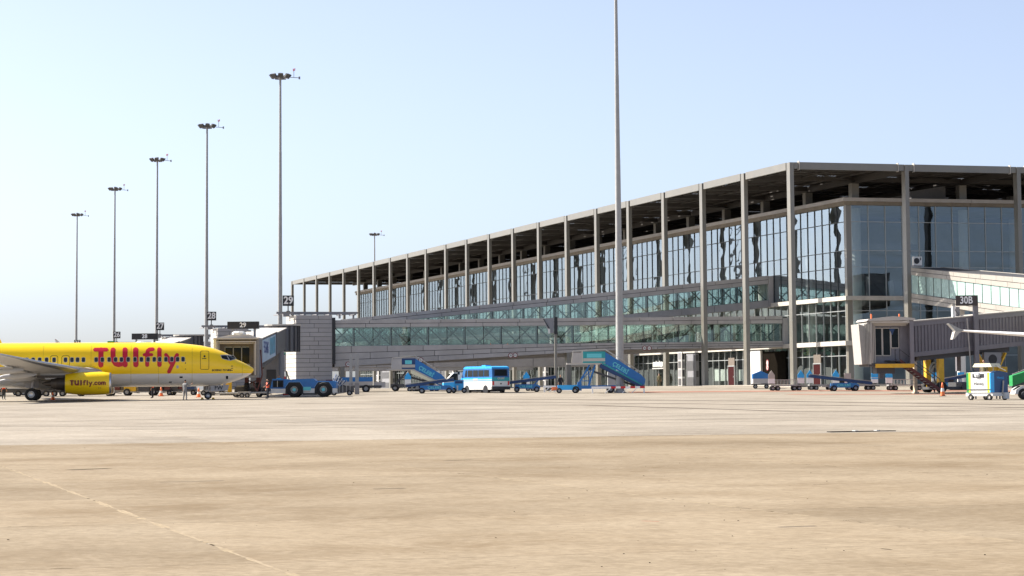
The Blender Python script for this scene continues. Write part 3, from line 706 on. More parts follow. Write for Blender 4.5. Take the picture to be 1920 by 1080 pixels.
# ================================================================== passenger boarding bridge at stand 29 (and its twin at 28)
def jetbridge(num, label, off, ad):
    O = P(505, 735, 246); O.z = 2.1 if off.length > 1 else gz(246)
    B = thing('jet_bridge', label, 'jet bridge', O + off, 0, 'jet bridges'); zo = O.z
    wp = lambda px, py, Y: P(px, py, Y) - Vector((O.x, O.y, zo))
    tun = K['slate']
    # two telescoping tunnels, running back to the rotunda
    def tunnel(px0, Y0, z0, px1, Y1, z1, h, w_, nm):
        a = wp(px0, 700, Y0); b = wp(px1, 700, Y1); q = M()
        q.add([(a.x - w_, a.y, z0 - zo), (a.x, a.y, z0 - zo), (a.x, a.y, z0 + h - zo), (a.x - w_, a.y, z0 + h - zo), (b.x - w_, b.y, z1 - zo), (b.x, b.y, z1 - zo), (b.x, b.y, z1 + h - zo), (b.x - w_, b.y, z1 + h - zo)],
              [(0, 1, 2, 3), (4, 7, 6, 5), (0, 4, 5, 1), (1, 5, 6, 2), (2, 6, 7, 3), (3, 7, 4, 0)])
        o = q.make(nm, tun, B)
        r = M(); r.add([(x, y, z) for (x, y, z) in ((a.x - w_ - .1, a.y, z0 + h + .01 - zo), (a.x + .12, a.y, z0 + h + .01 - zo), (b.x + .12, b.y, z1 + h + .01 - zo), (b.x - w_ - .1, b.y, z1 + h + .01 - zo), (a.x - w_ - .1, a.y, z0 + h + .1 - zo), (a.x + .12, a.y, z0 + h + .1 - zo), (b.x + .12, b.y, z1 + h + .1 - zo), (b.x - w_ - .1, b.y, z1 + h + .1 - zo))],
              [(0, 1, 2, 3), (4, 7, 6, 5), (0, 4, 5, 1), (1, 5, 6, 2), (2, 6, 7, 3), (3, 7, 4, 0)]); r.make('tunnel_roof', K['cladw'], o)
        return a, b
    a, b = tunnel(487, 231, 4.35, 517, 248, 5.45, 2.45, 2.9, 'outer_tunnel')
    c, d = tunnel(518.5, 247.5, 5.62, 536, 258, 6.35, 2.2, 2.5, 'inner_tunnel')
    rc_ = wp(546, 640, 260.5)
    M().tube((rc_.x - .9, rc_.y, 6.1 - zo), (rc_.x - .9, rc_.y, 8.9 - zo), 1.75, n=18).make('rotunda', K['slate'], B, smooth=True, ang=40)
    rf = M()
    for i in range(9): t = R_(-100 + i * 20); rf.tube((rc_.x - .9 + 1.8 * math.cos(t), rc_.y + 1.8 * math.sin(t), 6.1 - zo), (rc_.x - .9 + 1.8 * math.cos(t), rc_.y + 1.8 * math.sin(t), 8.9 - zo), .09, n=5)
    rf.make('rotunda_ribs', K['dgrey'], B)
    M().tube((rc_.x - .9, rc_.y, 8.9 - zo), (rc_.x - .9, rc_.y, 9.05 - zo), 2.0, n=18).make('rotunda_roof', K['cladw'], B)
    pc = wp(525, 700, 256); M().tube((pc.x, pc.y, 0), (pc.x, pc.y, 6.2 - zo), .52, .42, n=14).make('pedestal', K['grey'], B, smooth=True, ang=40)
    for px in (538, 551): e = wp(px, 730, 257); M().bar((e.x, e.y, 0), (rc_.x - .2, e.y, 4.0 - zo), .14).make('raking_strut', K['cream'], B)
    M().bar((a.x - .3, a.y + 3, 4.2 - zo), (c.x - .3, c.y, 5.4 - zo), .3, .35).bar((a.x - 2.4, a.y + 3, 4.2 - zo), (c.x - 2.2, c.y, 5.4 - zo), .3, .35).make('under_beam', K['dgrey'], B)
    # cab with canopy frame, inner windows and roof
    x0, x1 = wp(404, 680, 228).x, wp(489, 680, 228).x; y = 226.5 - O.y; zt, zb = 6.75 - zo, 3.35 - zo
    M().box(x0, x1, y - .2, y + 3.2, zt, zt + .14).prism([(x0 + .2, zt + .14), (x1 - .3, zt + .14), (x1 - 1, zt + .45), (x0 + 1.6, zt + .45)], 'y', y + .4, y + 3).make('cab_roof', K['cladw'], B)
    M().box(x0, x0 + .25, y, y + 3, zb, zt - .01).make('cab_side', K['cream'], B); M().box(x1 - .25, x1, y, y + 3, zb, zt - .01).make('cab_side', K['grey'], B)
    M().box(x0 + .02, x1 - .02, y, y + 3, zb - .2, zb - .01).make('cab_floor', K['grey'], B)
    fr = M()
    for k, e in enumerate((.28, .42)):
        fr.box(x0 + e, x0 + e + .1, y - .1 + k * .3, y + .05 + k * .3, zb, zt - e).box(x1 - e - .1, x1 - e, y - .1 + k * .3, y + .05 + k * .3, zb, zt - e).box(x0 + e, x1 - e, y - .1 + k * .3, y + .05 + k * .3, zt - e, zt - e + .1)
    fr.make('canopy_frame', K['cladw'], B)
    bk = M().box(x0 + .26, x1 - .26, y + 1.9, y + 2.05, zb, zt - .02).make('cab_back', mat('cab_brown_grey', (.2, .175, .15), .7), B)
    for i in range(3):
        xa = lerp(x0 + .9, x1 - 1.0, i / 3); xb = xa + (x1 - x0 - 1.9) / 3 - .14
        M().box(xa, xb, y + 1.84, y + 1.899, zb + 1.15, zt - .75).make('window', K['autog'], bk)
        M().box(xa - .1, xb + .1, y + 1.86, y + 1.898, zb + .2, zb + 1.05).box(xa - .08, xa - .02, y + 1.82, y + 1.898, zb + .2, zt - .7).box(xa, xb, y + 1.82, y + 1.898, zt - .74, zt - .66).make('window_frame', K['frame'], bk)
    M().ball((x0 + 2.3, y + .8, zt + .55), (.7, .5, .28)).make('roof_beacon_housing', K['white'], B)
    # drive column under the cab
    dcx = x1 - .4
    for sg in (-1.0, .1):
        M().box(dcx + sg - .18, dcx + sg + .18, y + 2.0, y + 2.5, .7, zb - .2).make('drive_column', K['rust'], B)
        M().lathe([(.2, -.2), (.5, -.2), (.55, -.1), (.55, .1), (.5, .2), (.2, .2)], (dcx + sg, y + 2.2, .55), (1, 0, 0), 14).make('wheel', K['rubber'], B, smooth=True, ang=40)
    M().bar((dcx - 1, y + 2.2, .8), (dcx + .1, y + 2.2, zb - .4), .1).bar((dcx + .1, y + 2.2, .8), (dcx - 1, y + 2.2, zb - .4), .1).make('cross_brace', K['rust'], B)
    M().path([(x1 + .1, y + .4, zt - 1), (x1 + .25, y + .4, zb), (x1 - .2, y + .4, zb - 1.5), (x1 - .6, y + .6, .9)], .07).make('hanging_cable', K['rust'], B)
    # gate number box on legs
    sx0, sx1 = wp(428.5, 610, 229).x, wp(487, 610, 229).x; sz0, sz1 = wp(450, 617, 229).z, wp(450, 603.5, 229).z
    bx_ = M().box(sx0, sx1, y + 1.5, y + 2.1, sz0, sz1).make('gate_number_box', K['black'], B)
    text(num, .62, K['white2'], bx_, ((sx0 + sx1) / 2, y + 1.48, (sz0 + sz1) / 2), bold=.025)
    for xx in (sx0 + .5, sx1 - .4): M().box(xx - .1, xx + .1, y + 1.7, y + 1.9, zt + .1, sz0).make('sign_leg', K['grey'], B)
    if ad:                                             # advertising panel on the tunnel wall
        an = M(); t0, t1 = .02, .98; q = []
        for t, e in ((.02, .1), (.98, .1), (.98, 2.3), (.02, 2.3)):
            p = a.lerp(b, t); q.append((p.x + .045, p.y, lerp(4.35, 5.45, t) + e - zo))
        an.quad(*q); pan = an.make('advertising_panel', mat('pale_poster', (.42, .55, .68), .4, 0, .15, .5), B, fix=False)
        pic = M(); q = []
        for t, e in ((.58, .45), (.93, .45), (.93, 2.12), (.58, 2.12)): p = a.lerp(b, t); q.append((p.x + .05, p.y, lerp(4.35, 5.45, t) + e - zo))
        pic.quad(*q).make('poster_picture', mat('poster_sky_picture', (.1, .38, .56), .4, 0, .5, 1.2), pan, fix=False)
        p = a.lerp(b, .33); sl = math.atan2(1.1, (b - a).length)
        tx = text('PEGAS', 1.55, mat('poster_navy', (.02, .05, .25), .5, 0, 0), pan, (p.x + .06, p.y, lerp(4.35, 5.45, .33) + 1.4 - zo), bold=.02, sx=1.15)
        tx.rotation_euler = (math.pi / 2, 0, math.pi / 2)
    return B
jetbridge('29', 'jet bridge 29 with pale blue poster, its cab behind the yellow nose', Vector((0, 0, 0)), True)
jetbridge('28', 'jet bridge 28 mostly hidden behind the yellow fuselage', P(273, 631, 277) - P(457, 610, 229), False)

# ================================================================== link bridge at stand 30 (right edge), white blinds behind its panes
def DR(px): return 1 / (1 / 266 + (px - 1712) / 168 * (1 / 235 - 1 / 266))
A3 = P(1712, 535, 266); B3 = P(1880, 550, 235); dv = Vector((B3.x - A3.x, B3.y - A3.y, 0)); ang3 = math.atan2(dv.y, dv.x); dv.normalize()
def bx3(px, py): p = P(px, py, DR(px)); return ((Vector((p.x, p.y, 0)) - Vector((A3.x, A3.y, 0))).dot(dv), p.z)
f3 = lambda *pts: zl([bx3(*q) for q in pts])
blind = mat('pale_blind_behind_glass', (.36, .5, .465), .25, 0, .05, .5)
RB = bridge('link_bridge', 'descending link bridge with white-blinded panes, half sunlit, right of the terminal corner', 0, 3.6, -1.0, bx3(1985, 560)[0], f3((1712, 501.5), (1805, 511.5), (1920, 520)), f3((1712, 516.5), (1811, 529), (1906, 541)),
       f3((1712, 550), (1799, 563.5), (1904, 576)), f3((1712, 568), (1800, 580), (1857, 590)), nrt=2, nrb=2, seed=21, gl=blind, pw=2.9, pl=5, pm_=mat('cream_cladding_panel', (.3, .28, .25), .6, 0, .08, .6), frame=(Vector((A3.x, A3.y, 0)), ang3))
for t in (.3, .85):
    L3 = bx3(1985, 560)[0]; q = lerp(-L3 / 2 + 1, L3 / 2 - 1, t); xw = q + (L3 - 1) / 2
    M().box(q - .4, q + .4, -1.2, -.5, -.6, f3((1712, 568), (1800, 580), (1857, 590))(xw) - GT + .1).make('support_post', K['white'], RB)
# split air conditioner on a bracket
p = P(1719.5, 489, 262.5)
ac = thing('air_conditioner', 'white air conditioner outdoor unit at the terminal corner column', 'air conditioner', (p.x, p.y, p.z - .5), TH)
M().box(-.5, .5, -.18, .18, 0, .95).make('casing', K['white'], ac); M().tube((-.13, -.2, .48), (-.13, -.181, .48), .33, n=20).make('fan_grille', K['black'], ac); M().box(.25, .4, -.19, -.181, .55, .85).make('vent', K['dgrey'], ac)
M().box(-.5, .5, -.2, .5, -.12, -.01).make('bracket', K['grey'], ac)

# ================================================================== jet bridge 30B, corrugated tunnels, glazed cab
JA = P(1702, 640, 222); JB = P(1985, 632, 227); JA.z = gz(222)
jv = Vector((JB.x - JA.x, JB.y - JA.y, 0)); JL = jv.length; ja = math.atan2(jv.y, jv.x); jd = jv.normalized()
J = thing('jet_bridge', 'grey corrugated jet bridge 30B with open glazed cab', 'jet bridge', JA, ja, 'jet bridges')
def DJ(px): return 1 / (1 / 222 + (px - 1702) / 283 * (1 / 227 - 1 / 222))
def jz(px, py): p = P(px, py, DJ(px)); return ((Vector((p.x, p.y, 0)) - Vector((JA.x, JA.y, 0))).dot(jd), p.z - JA.z)
def fj(*pts): return zl([jz(*q) for q in pts])
corr = mat('corrugated_grey_paint', (.19, .18, .2), .5, .1, .12, 1.5)
jt, jbm = fj((1704, 604), (1920, 585)), fj((1704, 670), (1920, 647.5))
def slab(nm, x0, x1, y0, y1, fa, fb, m, par=J):
    q = M(); q.add([(x, y, f(x)) for x in (x0, x1) for y in (y0, y1) for f in (fa, fb)], [(0, 1, 3, 2), (4, 6, 7, 5), (0, 4, 5, 1), (2, 3, 7, 6), (0, 2, 6, 4), (1, 5, 7, 3)]); return q.make(nm, m, par)
def jtun(nm, x0, x1, yo, grow):
    tn = slab(nm, x0, x1, yo + .12, yo + 3.2 + 2 * grow, lambda x: jbm(x) + .05, lambda x: jt(x) - .02 + grow * .3, corr)
    slab('top_rail', x0, x1, yo, yo + .119, lambda x: jt(x) - .42 + grow * .3, lambda x: jt(x) + grow * .3, corr, tn)
    slab('bottom_rail', x0, x1, yo, yo + .119, lambda x: jbm(x) - .02, lambda x: jbm(x) + .4, corr, tn)
    slab('roof_sheet', x0, x1, yo - .1, yo + 3.3 + 2 * grow, lambda x: jt(x) + .001 + grow * .3, lambda x: jt(x) + .1 + grow * .3, K['cladw'], tn)
    x = x0 + .15
    while x < x1 - .3:
        rb_ = M(); a, b = x, x + .21; za, zb = jbm(x) + .4, jt(x) - .42 + grow * .3
        rb_.add([(a, yo + .12, za), (a + .06, yo + .02, za), (b - .06, yo + .02, za), (b, yo + .12, za), (a, yo + .12, zb), (a + .06, yo + .02, zb), (b - .06, yo + .02, zb), (b, yo + .12, zb)], [(0, 1, 5, 4), (1, 2, 6, 5), (2, 3, 7, 6), (4, 5, 6, 7), (0, 3, 2, 1)])
        rb_.make('rib', corr, tn); x += .345
xm = jz(1828, 630)[0]
jtun('inner_tunnel', .0, xm, .2, 0); jtun('outer_tunnel', xm + .4, JL, .0, .25)
# portal frame that carries the number box
x = xm + .05; zt = jt(x); zb = jbm(x)
for yy in (-.12, 3.4): M().box(x - .22, x + .22, yy - .14, yy + .14, zb - 1.9, zt + 1.0).make('portal_post', corr, J)
M().box(x - 2.0, x - 1.75, .6, .85, jt(x - 2), zt + .95).make('sign_leg', K['white'], J); M().bar((x - 1.9, .7, zt + .95), (x - 1.3, .7, zt + .1), .07).make('sign_brace', K['dgrey'], J)
x0_, zlo = jz(1801, 576); x1_, zhi = jz(1842, 558.5)
hw_ = 1.02; nb = M().box(x - hw_ - .75, x + hw_ - .75, -.3, .5, zt + 1.0, zt + 1.95).rot(-ja - R_(10), (x - .3, 0)).make('gate_number_box', mat('brown_black_box', (.055, .045, .042), .6), J)
tt = text('30B', .95, K['white2'], nb, (0, 0, 0), rot=(0, 0, 0), bold=.02, sx=.8)
for v in tt.data.vertices:
    ca_, sa_ = math.cos(-ja - R_(10)), math.sin(-ja - R_(10)); vx, vy, vz = v.co.x - .5, -.315 + v.co.z * .1, v.co.y; v.co = Vector((x - .3 + vx * ca_ - vy * sa_, vx * sa_ + vy * ca_, zt + 1.48 + vz))
# under-tunnel gear
slab('under_beam', 1.5, xm + 4, .7, 1.2, lambda x: jbm(x) - .45, lambda x: jbm(x) - .05, K['dgrey']); slab('under_beam', 1.5, xm + 4, 2.2, 2.7, lambda x: jbm(x) - .45, lambda x: jbm(x) - .05, K['dgrey'])
xc = jz(1766, 700)[0]
for yy in (.3, 2.8): M().box(xc - .26, xc + .26, yy - .25, yy + .25, .6, jbm(xc) - .45).make('lift_column', K['yellow'], J)
for yy in (.2, 2.9): M().lathe([(.2, -.2), (.48, -.2), (.55, -.1), (.55, .1), (.48, .2), (.2, .2)], (xc, yy, .55), (0, 1, 0), 16).make('wheel', K['rubber'], J, smooth=True, ang=40)
M().box(xc - .6, xc + 2.5, .4, 2.7, .35, .6).box(xc + 2.2, xc + 3.0, .2, 2.9, .3, 1.0).make('bogie', K['dgrey'], J)
xq = jz(1863, 660)[0]
M().box(xq - .9, xq + .9, .2, .6, jbm(xq) - 1.6, jbm(xq) - .35).make('cooling_unit', K['grey'], J); M().tube((xq, .18, jbm(xq) - 1.0), (xq, .2, jbm(xq) - 1.0), .45, n=18).make('fan', K['black'], J)
for s_ in (-1.4, 1.3): M().bar((xq + s_ * 1.1, .4, jbm(xq) - .4), (xq + s_ * .4, .4, jbm(xq) - 2.1), .5, .12).make('yellow_bracket', K['yellow'], J)
M().box(xq - 1.2, xq + 1.6, .35, .6, jbm(xq) - 2.4, jbm(xq) - 1.7).make('yellow_bracket', K['yellow'], J)
M().tube((xm - .6, -.2, zb - 1.9), (xm - .9, -.2, zt - .2), .06, n=6).make('drop_pipe', K['cladw'], J)
# service stair
st_ = thing('boarding_stair', 'steep rusty service stair with handrails under the corrugated jet bridge', 'stair', JA + jd * 1.0 + Vector((0, -.6, 0)), ja)
top_z = jbm(.2) - .3
for yy in (-.45, .45):
    M().bar((-2.2, yy, top_z), (xc - 1.6, yy, .3), .09, .26).make('stringer', K['rust'], st_)
    M().bar((-2.2, yy, top_z + 1.0), (xc - 1.6, yy, 1.3), .06).bar((-2.2, yy, top_z), (-2.2, yy, top_z + 1), .06).bar((xc - 1.6, yy, .3), (xc - 1.6, yy, 1.3), .06).make('handrail', K['dgrey'], st_)
for i in range(12):
    t = (i + .5) / 12; M().cbox((lerp(-2.2, xc - 1.6, t), 0, lerp(top_z, .3, t)), (.26, .88, .05)).make('tread', K['galv'], st_)
M().box(-3.2, -2.2, -.6, .6, top_z - .08, top_z).make('landing', K['dgrey'], st_)
for q in (-.1,): M().box(-.15, .15, -.15, .15, 0, 3).box(-.25, .25, -.25, .25, 0, .15).make('prop', mat('striped_prop', (.62, .5, .36), .7, 0, .3, 6), st_, loc=(.2, 1.2, 0))
# cab: turned to face the apron; canopy frame, bellows, windows
cb = K['cladw']; CA = -ja + R_(7); cx0, cxm = -4.85, -4.15; cz0, cz1 = jz(1702, 681)[1], jz(1702, 601)[1]
def cm_(m): return m.rot(CA, (0, 0))
cabw = 3.4; y0 = -1.5; canvas = mat('pale_canvas', (.34, .325, .3), .85)
cm_(M().box(cxm, .1, y0, y0 + cabw, cz0 - .3, cz0 - .02)).make('cab_floor', K['dgrey'], J)
cm_(M().box(cxm + .6, .1, y0 - .16, y0 - .06, cz0 - .42, cz0 - .06)).make('yellow_sill', K['yellow'], J)
cm_(M().prism([(cx0 + .15, cz0 - .1), (cxm - .3, cz0 - .1), (cxm - .25, cz1 - .5), (cx0 - .1, cz1 - .35)], 'y', y0 + .3, y0 + cabw - .4)).make('bellows', canvas, J)
for i in range(5): cm_(M().box(cxm - .3 + i * .11, cxm - .22 + i * .11, y0 + .2 - i * .09, y0 + cabw, cz0 - .1, cz1 - .35 + i * .06)).make('bellows_rib', canvas, J)
cm_(M().prism([(cxm - .2, cz1 - .1), (.25, cz1 + .0), (.2, cz1 + .18), (-1.8, cz1 + .36), (cxm, cz1 + .1)], 'y', y0 - .25, y0 + cabw + .1)).make('cab_roof', cb, J)
for i, e in enumerate((.25, .5, .75)):
    cm_(M().box(cxm + e, -.15 - e * .3, y0 - .1 + i * .35, y0 + i * .35 + .05, cz1 - .25 - i * .13, cz1 - .11 - i * .13).box(cxm + e, cxm + e + .1, y0 - .1 + i * .35, y0 + .05 + i * .35, cz0, cz1 - .251 - i * .13)).make('canopy_frame', cb, J)
cm_(M().box(-.25, .12, y0 - .12, y0 + .12, cz0 - .1, cz1 - .02)).make('canopy_post', corr, J)
cm_(M().box(-.9, -.0, y0 + 1.0, y0 + 1.2, cz0, cz1 - .3).box(-.1, .1, y0 + .13, y0 + 2.5, cz0, cz1 - .05)).make('cab_cheek', corr, J)
bw = cm_(M().box(cxm + .6, -.9, y0 + 1.1, y0 + 1.25, cz0, cz1 - .3)).make('cab_front', mat('cab_lilac_grey', (.2, .2, .23), .5), J)
ww = (-.95 - (cxm + .8)) / 3
for i in range(3):
    xa = cxm + .8 + i * ww + .08; xb = xa + ww - .16; zlo = cz0 + (.75 if i < 2 else 1.45)
    cm_(M().box(xa, xb, y0 + 1.04, y0 + 1.099, zlo, cz1 - .75)).make('window', K['autog'], bw)
    cm_(M().box(xa - .08, xa, y0 + 1.0, y0 + 1.099, zlo - .05, cz1 - .7).box(xb, xb + .08, y0 + 1.0, y0 + 1.099, zlo - .05, cz1 - .7).box(xa, xb, y0 + 1.0, y0 + 1.099, cz1 - .75, cz1 - .66).box(xa, xb, y0 + 1.0, y0 + 1.099, zlo - .09, zlo)).make('window_frame', cb, bw)
cm_(M().prism([(-1.9, cz1 - .76), (-1.35, cz1 - .76), (-1.6, cz1 - 1.35)], 'y', y0 + .97, y0 + 1.02)).make('pennant', K['dblue'], bw)
for xx in (cxm + .6, -.9): cm_(M().tube((xx, y0 + 1, cz1 + .1), (xx, y0 + 1, cz1 + .6), .07, n=6)).make('beacon', K['orange'], J)
cm_(M().box(cxm + .9, cxm + 2.6, y0 + .6, y0 + 2.0, cz0 - .95, cz0 - .32).box(cxm + 1.1, cxm + 1.5, y0 + .4, y0 + .8, cz0 - 1.4, cz0 - .96)).make('underfloor_box', K['dgrey'], J)
# big pale hose loops hanging under the tunnel
hs = thing('hose_loop', 'pale ribbed air hose hanging in loops under the jet bridge', 'hose', JA + jd * 2.7 + Vector((0, 1.0, 0)), ja)
for r, oz in ((.62, 1.9), (.5, 1.75)):
    pts = [(.2 + r * math.cos(R_(a)) * .7, oz - 1.8, oz + r * 1.5 * math.sin(R_(a))) for a in range(-120, 200, 20)]
    M().path(pts, .1).make('hose', mat('ribbed_hose', (.4, .42, .38), .7, 0, .25, 8), hs)
M().bar((.2, .1, 0), (.2, .1, top_z), .1).make('hanger', K['dgrey'], hs)

# ================================================================== wing of the aircraft parked beyond the right edge
wt = P(1797, 620, 204); wing = thing('aircraft_wing', 'white wing with small two-way wingtip fence entering from the right edge', 'aircraft wing', (wt.x, wt.y, gz(204)), 0); zt = wt.z - gz(204)
wpnt = mat('wing_white', (.78, .78, .79), .3, 0, .05)
rings = []
for t in (0, .06, .35, 1):
    X = t * 16; ch = lerp(1.5, 4.2, t); th = lerp(.16, .75, t); yb = -X * .18; zc = zt - X * .085 + .25 * t * t
    rings.append([(X, yb + ch * a - ch * .3, zc + th * b) for a, b in ((0, 0), (.06, .42), (.3, .6), (.7, .35), (1, 0), (.6, -.3), (.25, -.4), (.05, -.25))])
M().loft(rings).make('wing_panel', wpnt, wing, smooth=True, ang=50)
for nm, poly, m in (('upper_fence', [(-.30, -.1), (.35, .02), (-.05, .2), (-.85, .62), (-.92, .6), (-.55, .2)], 'galv'), ('lower_fence', [(-.42, -.09), (.25, -.05), (-.05, -.25), (-.45, -.72), (-.6, -.74)], 'cladw')):
    M().prism(poly, 'y', -.55, .55).make(nm, K[m], wing, loc=(0, 0, zt))
for t in (.42, .8): X = t * 16; M().ball((X, -X * .18 + 1.4, zt - X * .085 - .3), (.22, 1.5, .22)).make('flap_fairing', wpnt, wing, smooth=True)

# ================================================================== docking display on its post, height-limit discs
p = G(1042.5, 733); vd = thing('docking_display', 'grey angular docking display box on a tall tan post, left of the tall mast', 'sign', p, 0); Y = p.y
zz_ = lambda py: P(1042, py, Y).z - p.z
M().tube((0, 0, 0), (0, 0, zz_(604)), .15, .13, n=10).make('post', K['col'], vd, smooth=True, ang=40)
M().box(-.12, .22, -.2, .3, zz_(627), zz_(594)).make('display_back', K['black'], vd)
M().prism([(-.16, zz_(625)), (-.62, zz_(624)), (-.95, zz_(612)), (-1.2, zz_(598)), (-.16, zz_(595.5))], 'y', -.12, .25).make('display_box', K['grey'], vd)
M().bar((-1.22, -.16, zz_(598)), (-.6, -.16, zz_(617)), .12, .08).make('visor', K['black'], vd); M().box(-.75, -.55, -.22, -.13, zz_(625), zz_(616)).make('label_plate', K['white'], vd)
M().box(-.3, .3, -.3, .3, 0, .12).make('foot', K['galv'], vd)
for k, (px, py, s) in enumerate(((957.5, 666.5, '25'), (966, 666, '4,3'), (1208.5, 652.8, '25'), (1217.3, 652.8, '4,3'), (652.5, 683, '25'), (789, 675, '4,3'))):
    x_, z_ = xz(px, py, YL - .05); w_ = TW(x_, YL - .05, z_)
    sg = thing('height_limit_disc', 'small round red-ringed limit disc on the bridge, %s' % ['left of the pair behind the minibus', 'right of the pair behind the minibus', 'left of the pair beside the tall mast', 'right of the pair beside the tall mast', 'above the blue-sided truck', 'above the small boarding stairs'][k], 'sign', w_, TH, 'limit discs on the bridge')
    M().tube((0, -.02, 0), (0, 0, 0), .3, n=20).make('ring', mat('dark_red_ring', (.2, .02, .025), .5), sg); M().tube((0, -.03, 0), (0, -.021, 0), .22, n=20).make('disc', K['white'], sg)
    text(s, .26 if len(s) == 2 else .2, K['black'], sg, (0, -.032, 0), bold=.02)
# distant tail fin far beyond
p = P(107, 641, 620); tf = thing('distant_tail_fin', 'tiny red and white aircraft tail fin on the horizon above the fuselage', 'tail fin', (p.x, p.y, 2.1), 0); b0 = p.z - 2.1
M().prism([(.6, b0 - 3), (.6, b0), (-.45, b0 + .75), (-.6, b0 + .75), (-.35, b0), (-.4, b0 - 3)], 'y', -.2, .2).make('fin', K['white'], tf)
for i in range(3): M().prism([(-.1 - i * .16, b0 + .45 - i * .0 + i * .12), (.35 - i * .3, b0 + .1 + i * .25), (.3 - i * .3, b0 + .18 + i * .25), (-.1 - i * .16, b0 + .55 + i * .12)], 'y', -.25, -.21).make('red_stripe', K['red'], tf)

# ================================================================== yellow airliner
AL = R_(8.0); NG = P(390, 748, 219); NG.z = gz(219)
AP = thing('airliner', 'yellow and white twin-engine airliner facing right with red lettering', 'airliner', NG, AL)
def zy(py): return 1.18 + (725 - py) / 20.55
def dd_(px): return (475 - px) / 20.35                 # metres behind the nose tip
ST = [(0.02, 2.72, 2.60, .07), (.1, 2.83, 2.46, .22), (.29, 2.95, 2.25, .44), (.6, 3.14, 2.06, .66), (.96, 3.33, 1.90, .85), (1.3, 3.49, 1.77, 1.01), (1.62, 3.63, 1.67, 1.14), (2.06, 3.92, 1.53, 1.29), (2.5, 4.17, 1.42, 1.41), (2.92, 4.36, 1.34, 1.51), (3.69, 4.64, 1.25, 1.65),
      (4.77, 4.88, 1.19, 1.77), (6.44, 5.07, 1.18, 1.86), (8.1, 5.16, 1.18, 1.88), (9.5, 5.19, 1.18, 1.88), (16, 5.19, 1.18, 1.88), (24, 5.19, 1.18, 1.88), (27, 5.19, 1.3, 1.84), (30, 5.18, 1.75, 1.64), (33, 5.12, 2.6, 1.2), (36, 5.0, 3.6, .7), (38, 4.85, 4.3, .25)]
def sect(d):
    for a, b in zip(ST, ST[1:]):
        if a[0] <= d <= b[0]: t = (d - a[0]) / (b[0] - a[0]); return [a[i] + (b[i] - a[i]) * t for i in (1, 2, 3)]
    return list(ST[-1][1:])
def skin_y(d, z):
    zt, zb, hw = sect(d); c = zb + .53 * (zt - zb); q = (z - c) / (zt - c) if z > c else (c - z) / (c - zb)
    return hw * math.sqrt(max(0.0, 1 - min(1, q) ** 2))
XN = 4.15                                             # nose tip ahead of the nose wheel
def paint_mat():
    m = bpy.data.materials.new('airliner_paint'); m.use_nodes = True; t = m.node_tree; b = t.nodes['Principled BSDF']; N = t.nodes.new; L = t.links.new
    tc = N('ShaderNodeTexCoord'); sp = N('ShaderNodeSeparateXYZ'); L(tc.outputs['Object'], sp.inputs[0])
    r = N('ShaderNodeMapRange'); r.inputs[1].default_value = zy(701.5); r.inputs[2].default_value = zy(701.5) + .012; L(sp.outputs['Z'], r.inputs[0])
    nz = N('ShaderNodeTexNoise'); nz.inputs['Scale'].default_value = .9; nz.inputs['Detail'].default_value = 5; mp = N('ShaderNodeMapping'); mp.inputs['Scale'].default_value = (.4, 1, 1.6); L(tc.outputs['Object'], mp.inputs[0]); L(mp.outputs[0], nz.inputs['Vector'])
    def ramp(a, b_):
        x = N('ShaderNodeMix'); x.data_type = 'RGBA'; x.inputs['A'].default_value = (*a, 1); x.inputs['B'].default_value = (*b_, 1); q = N('ShaderNodeMapRange'); q.inputs[1].default_value = .35; q.inputs[2].default_value = .7; L(nz.outputs['Fac'], q.inputs[0]); L(q.outputs[0], x.inputs['Factor']); return x.outputs['Result']
    x = N('ShaderNodeMix'); x.data_type = 'RGBA'; L(r.outputs[0], x.inputs['Factor']); L(ramp((.8, .78, .74), (.68, .66, .62)), x.inputs['A']); L(ramp((1.0, .66, .004), (.95, .6, .004)), x.inputs['B'])
    L(x.outputs['Result'], b.inputs['Base Color']); b.inputs['Roughness'].default_value = .3; b.inputs['Coat Weight'].default_value = .25; b.inputs['Coat Roughness'].default_value = .1
    return m
APM = paint_mat(); AY = mat('airliner_yellow', (1.0, .66, .004), .28, 0, .04, 1, coat=.25); AG = mat('wing_grey_paint', (.45, .44, .43), .45, .1, .08, .6)
AR = mat('lettering_red', (.55, .006, .03), .4, 0, .03); BARE = mat('bare_metal', (.55, .55, .55), .3, .9, .05); HOT = mat('exhaust_metal', (.075, .065, .058), .45, .7, .2)
ds = []
for a, b in zip(ST, ST[1:]):
    n = 1 if b[0] < 6 else max(1, int((b[0] - a[0]) / 1.2)); ds += [a[0] + (b[0] - a[0]) * i / n for i in range(n)]
ds.append(38.0)
rings = []
for d in ds:
    zt, zb, hw = sect(d); c = zb + .53 * (zt - zb); ring = []
    for i in range(40):
        t = 2 * math.pi * i / 40; y = hw * math.cos(t); s_ = math.sin(t); z = c + s_ * ((zt - c) if s_ > 0 else (c - zb)); ring.append((XN - d, y, z))
    rings.append(ring)
FUS = M().loft(rings).make('fuselage', APM, AP, smooth=True)
M().ball((XN - 17.2, 0, 1.55), (5.2, 1.75, .62), 24).make('belly_fairing', mat('belly_white', (.6, .58, .55), .4, 0, .06), AP, smooth=True)
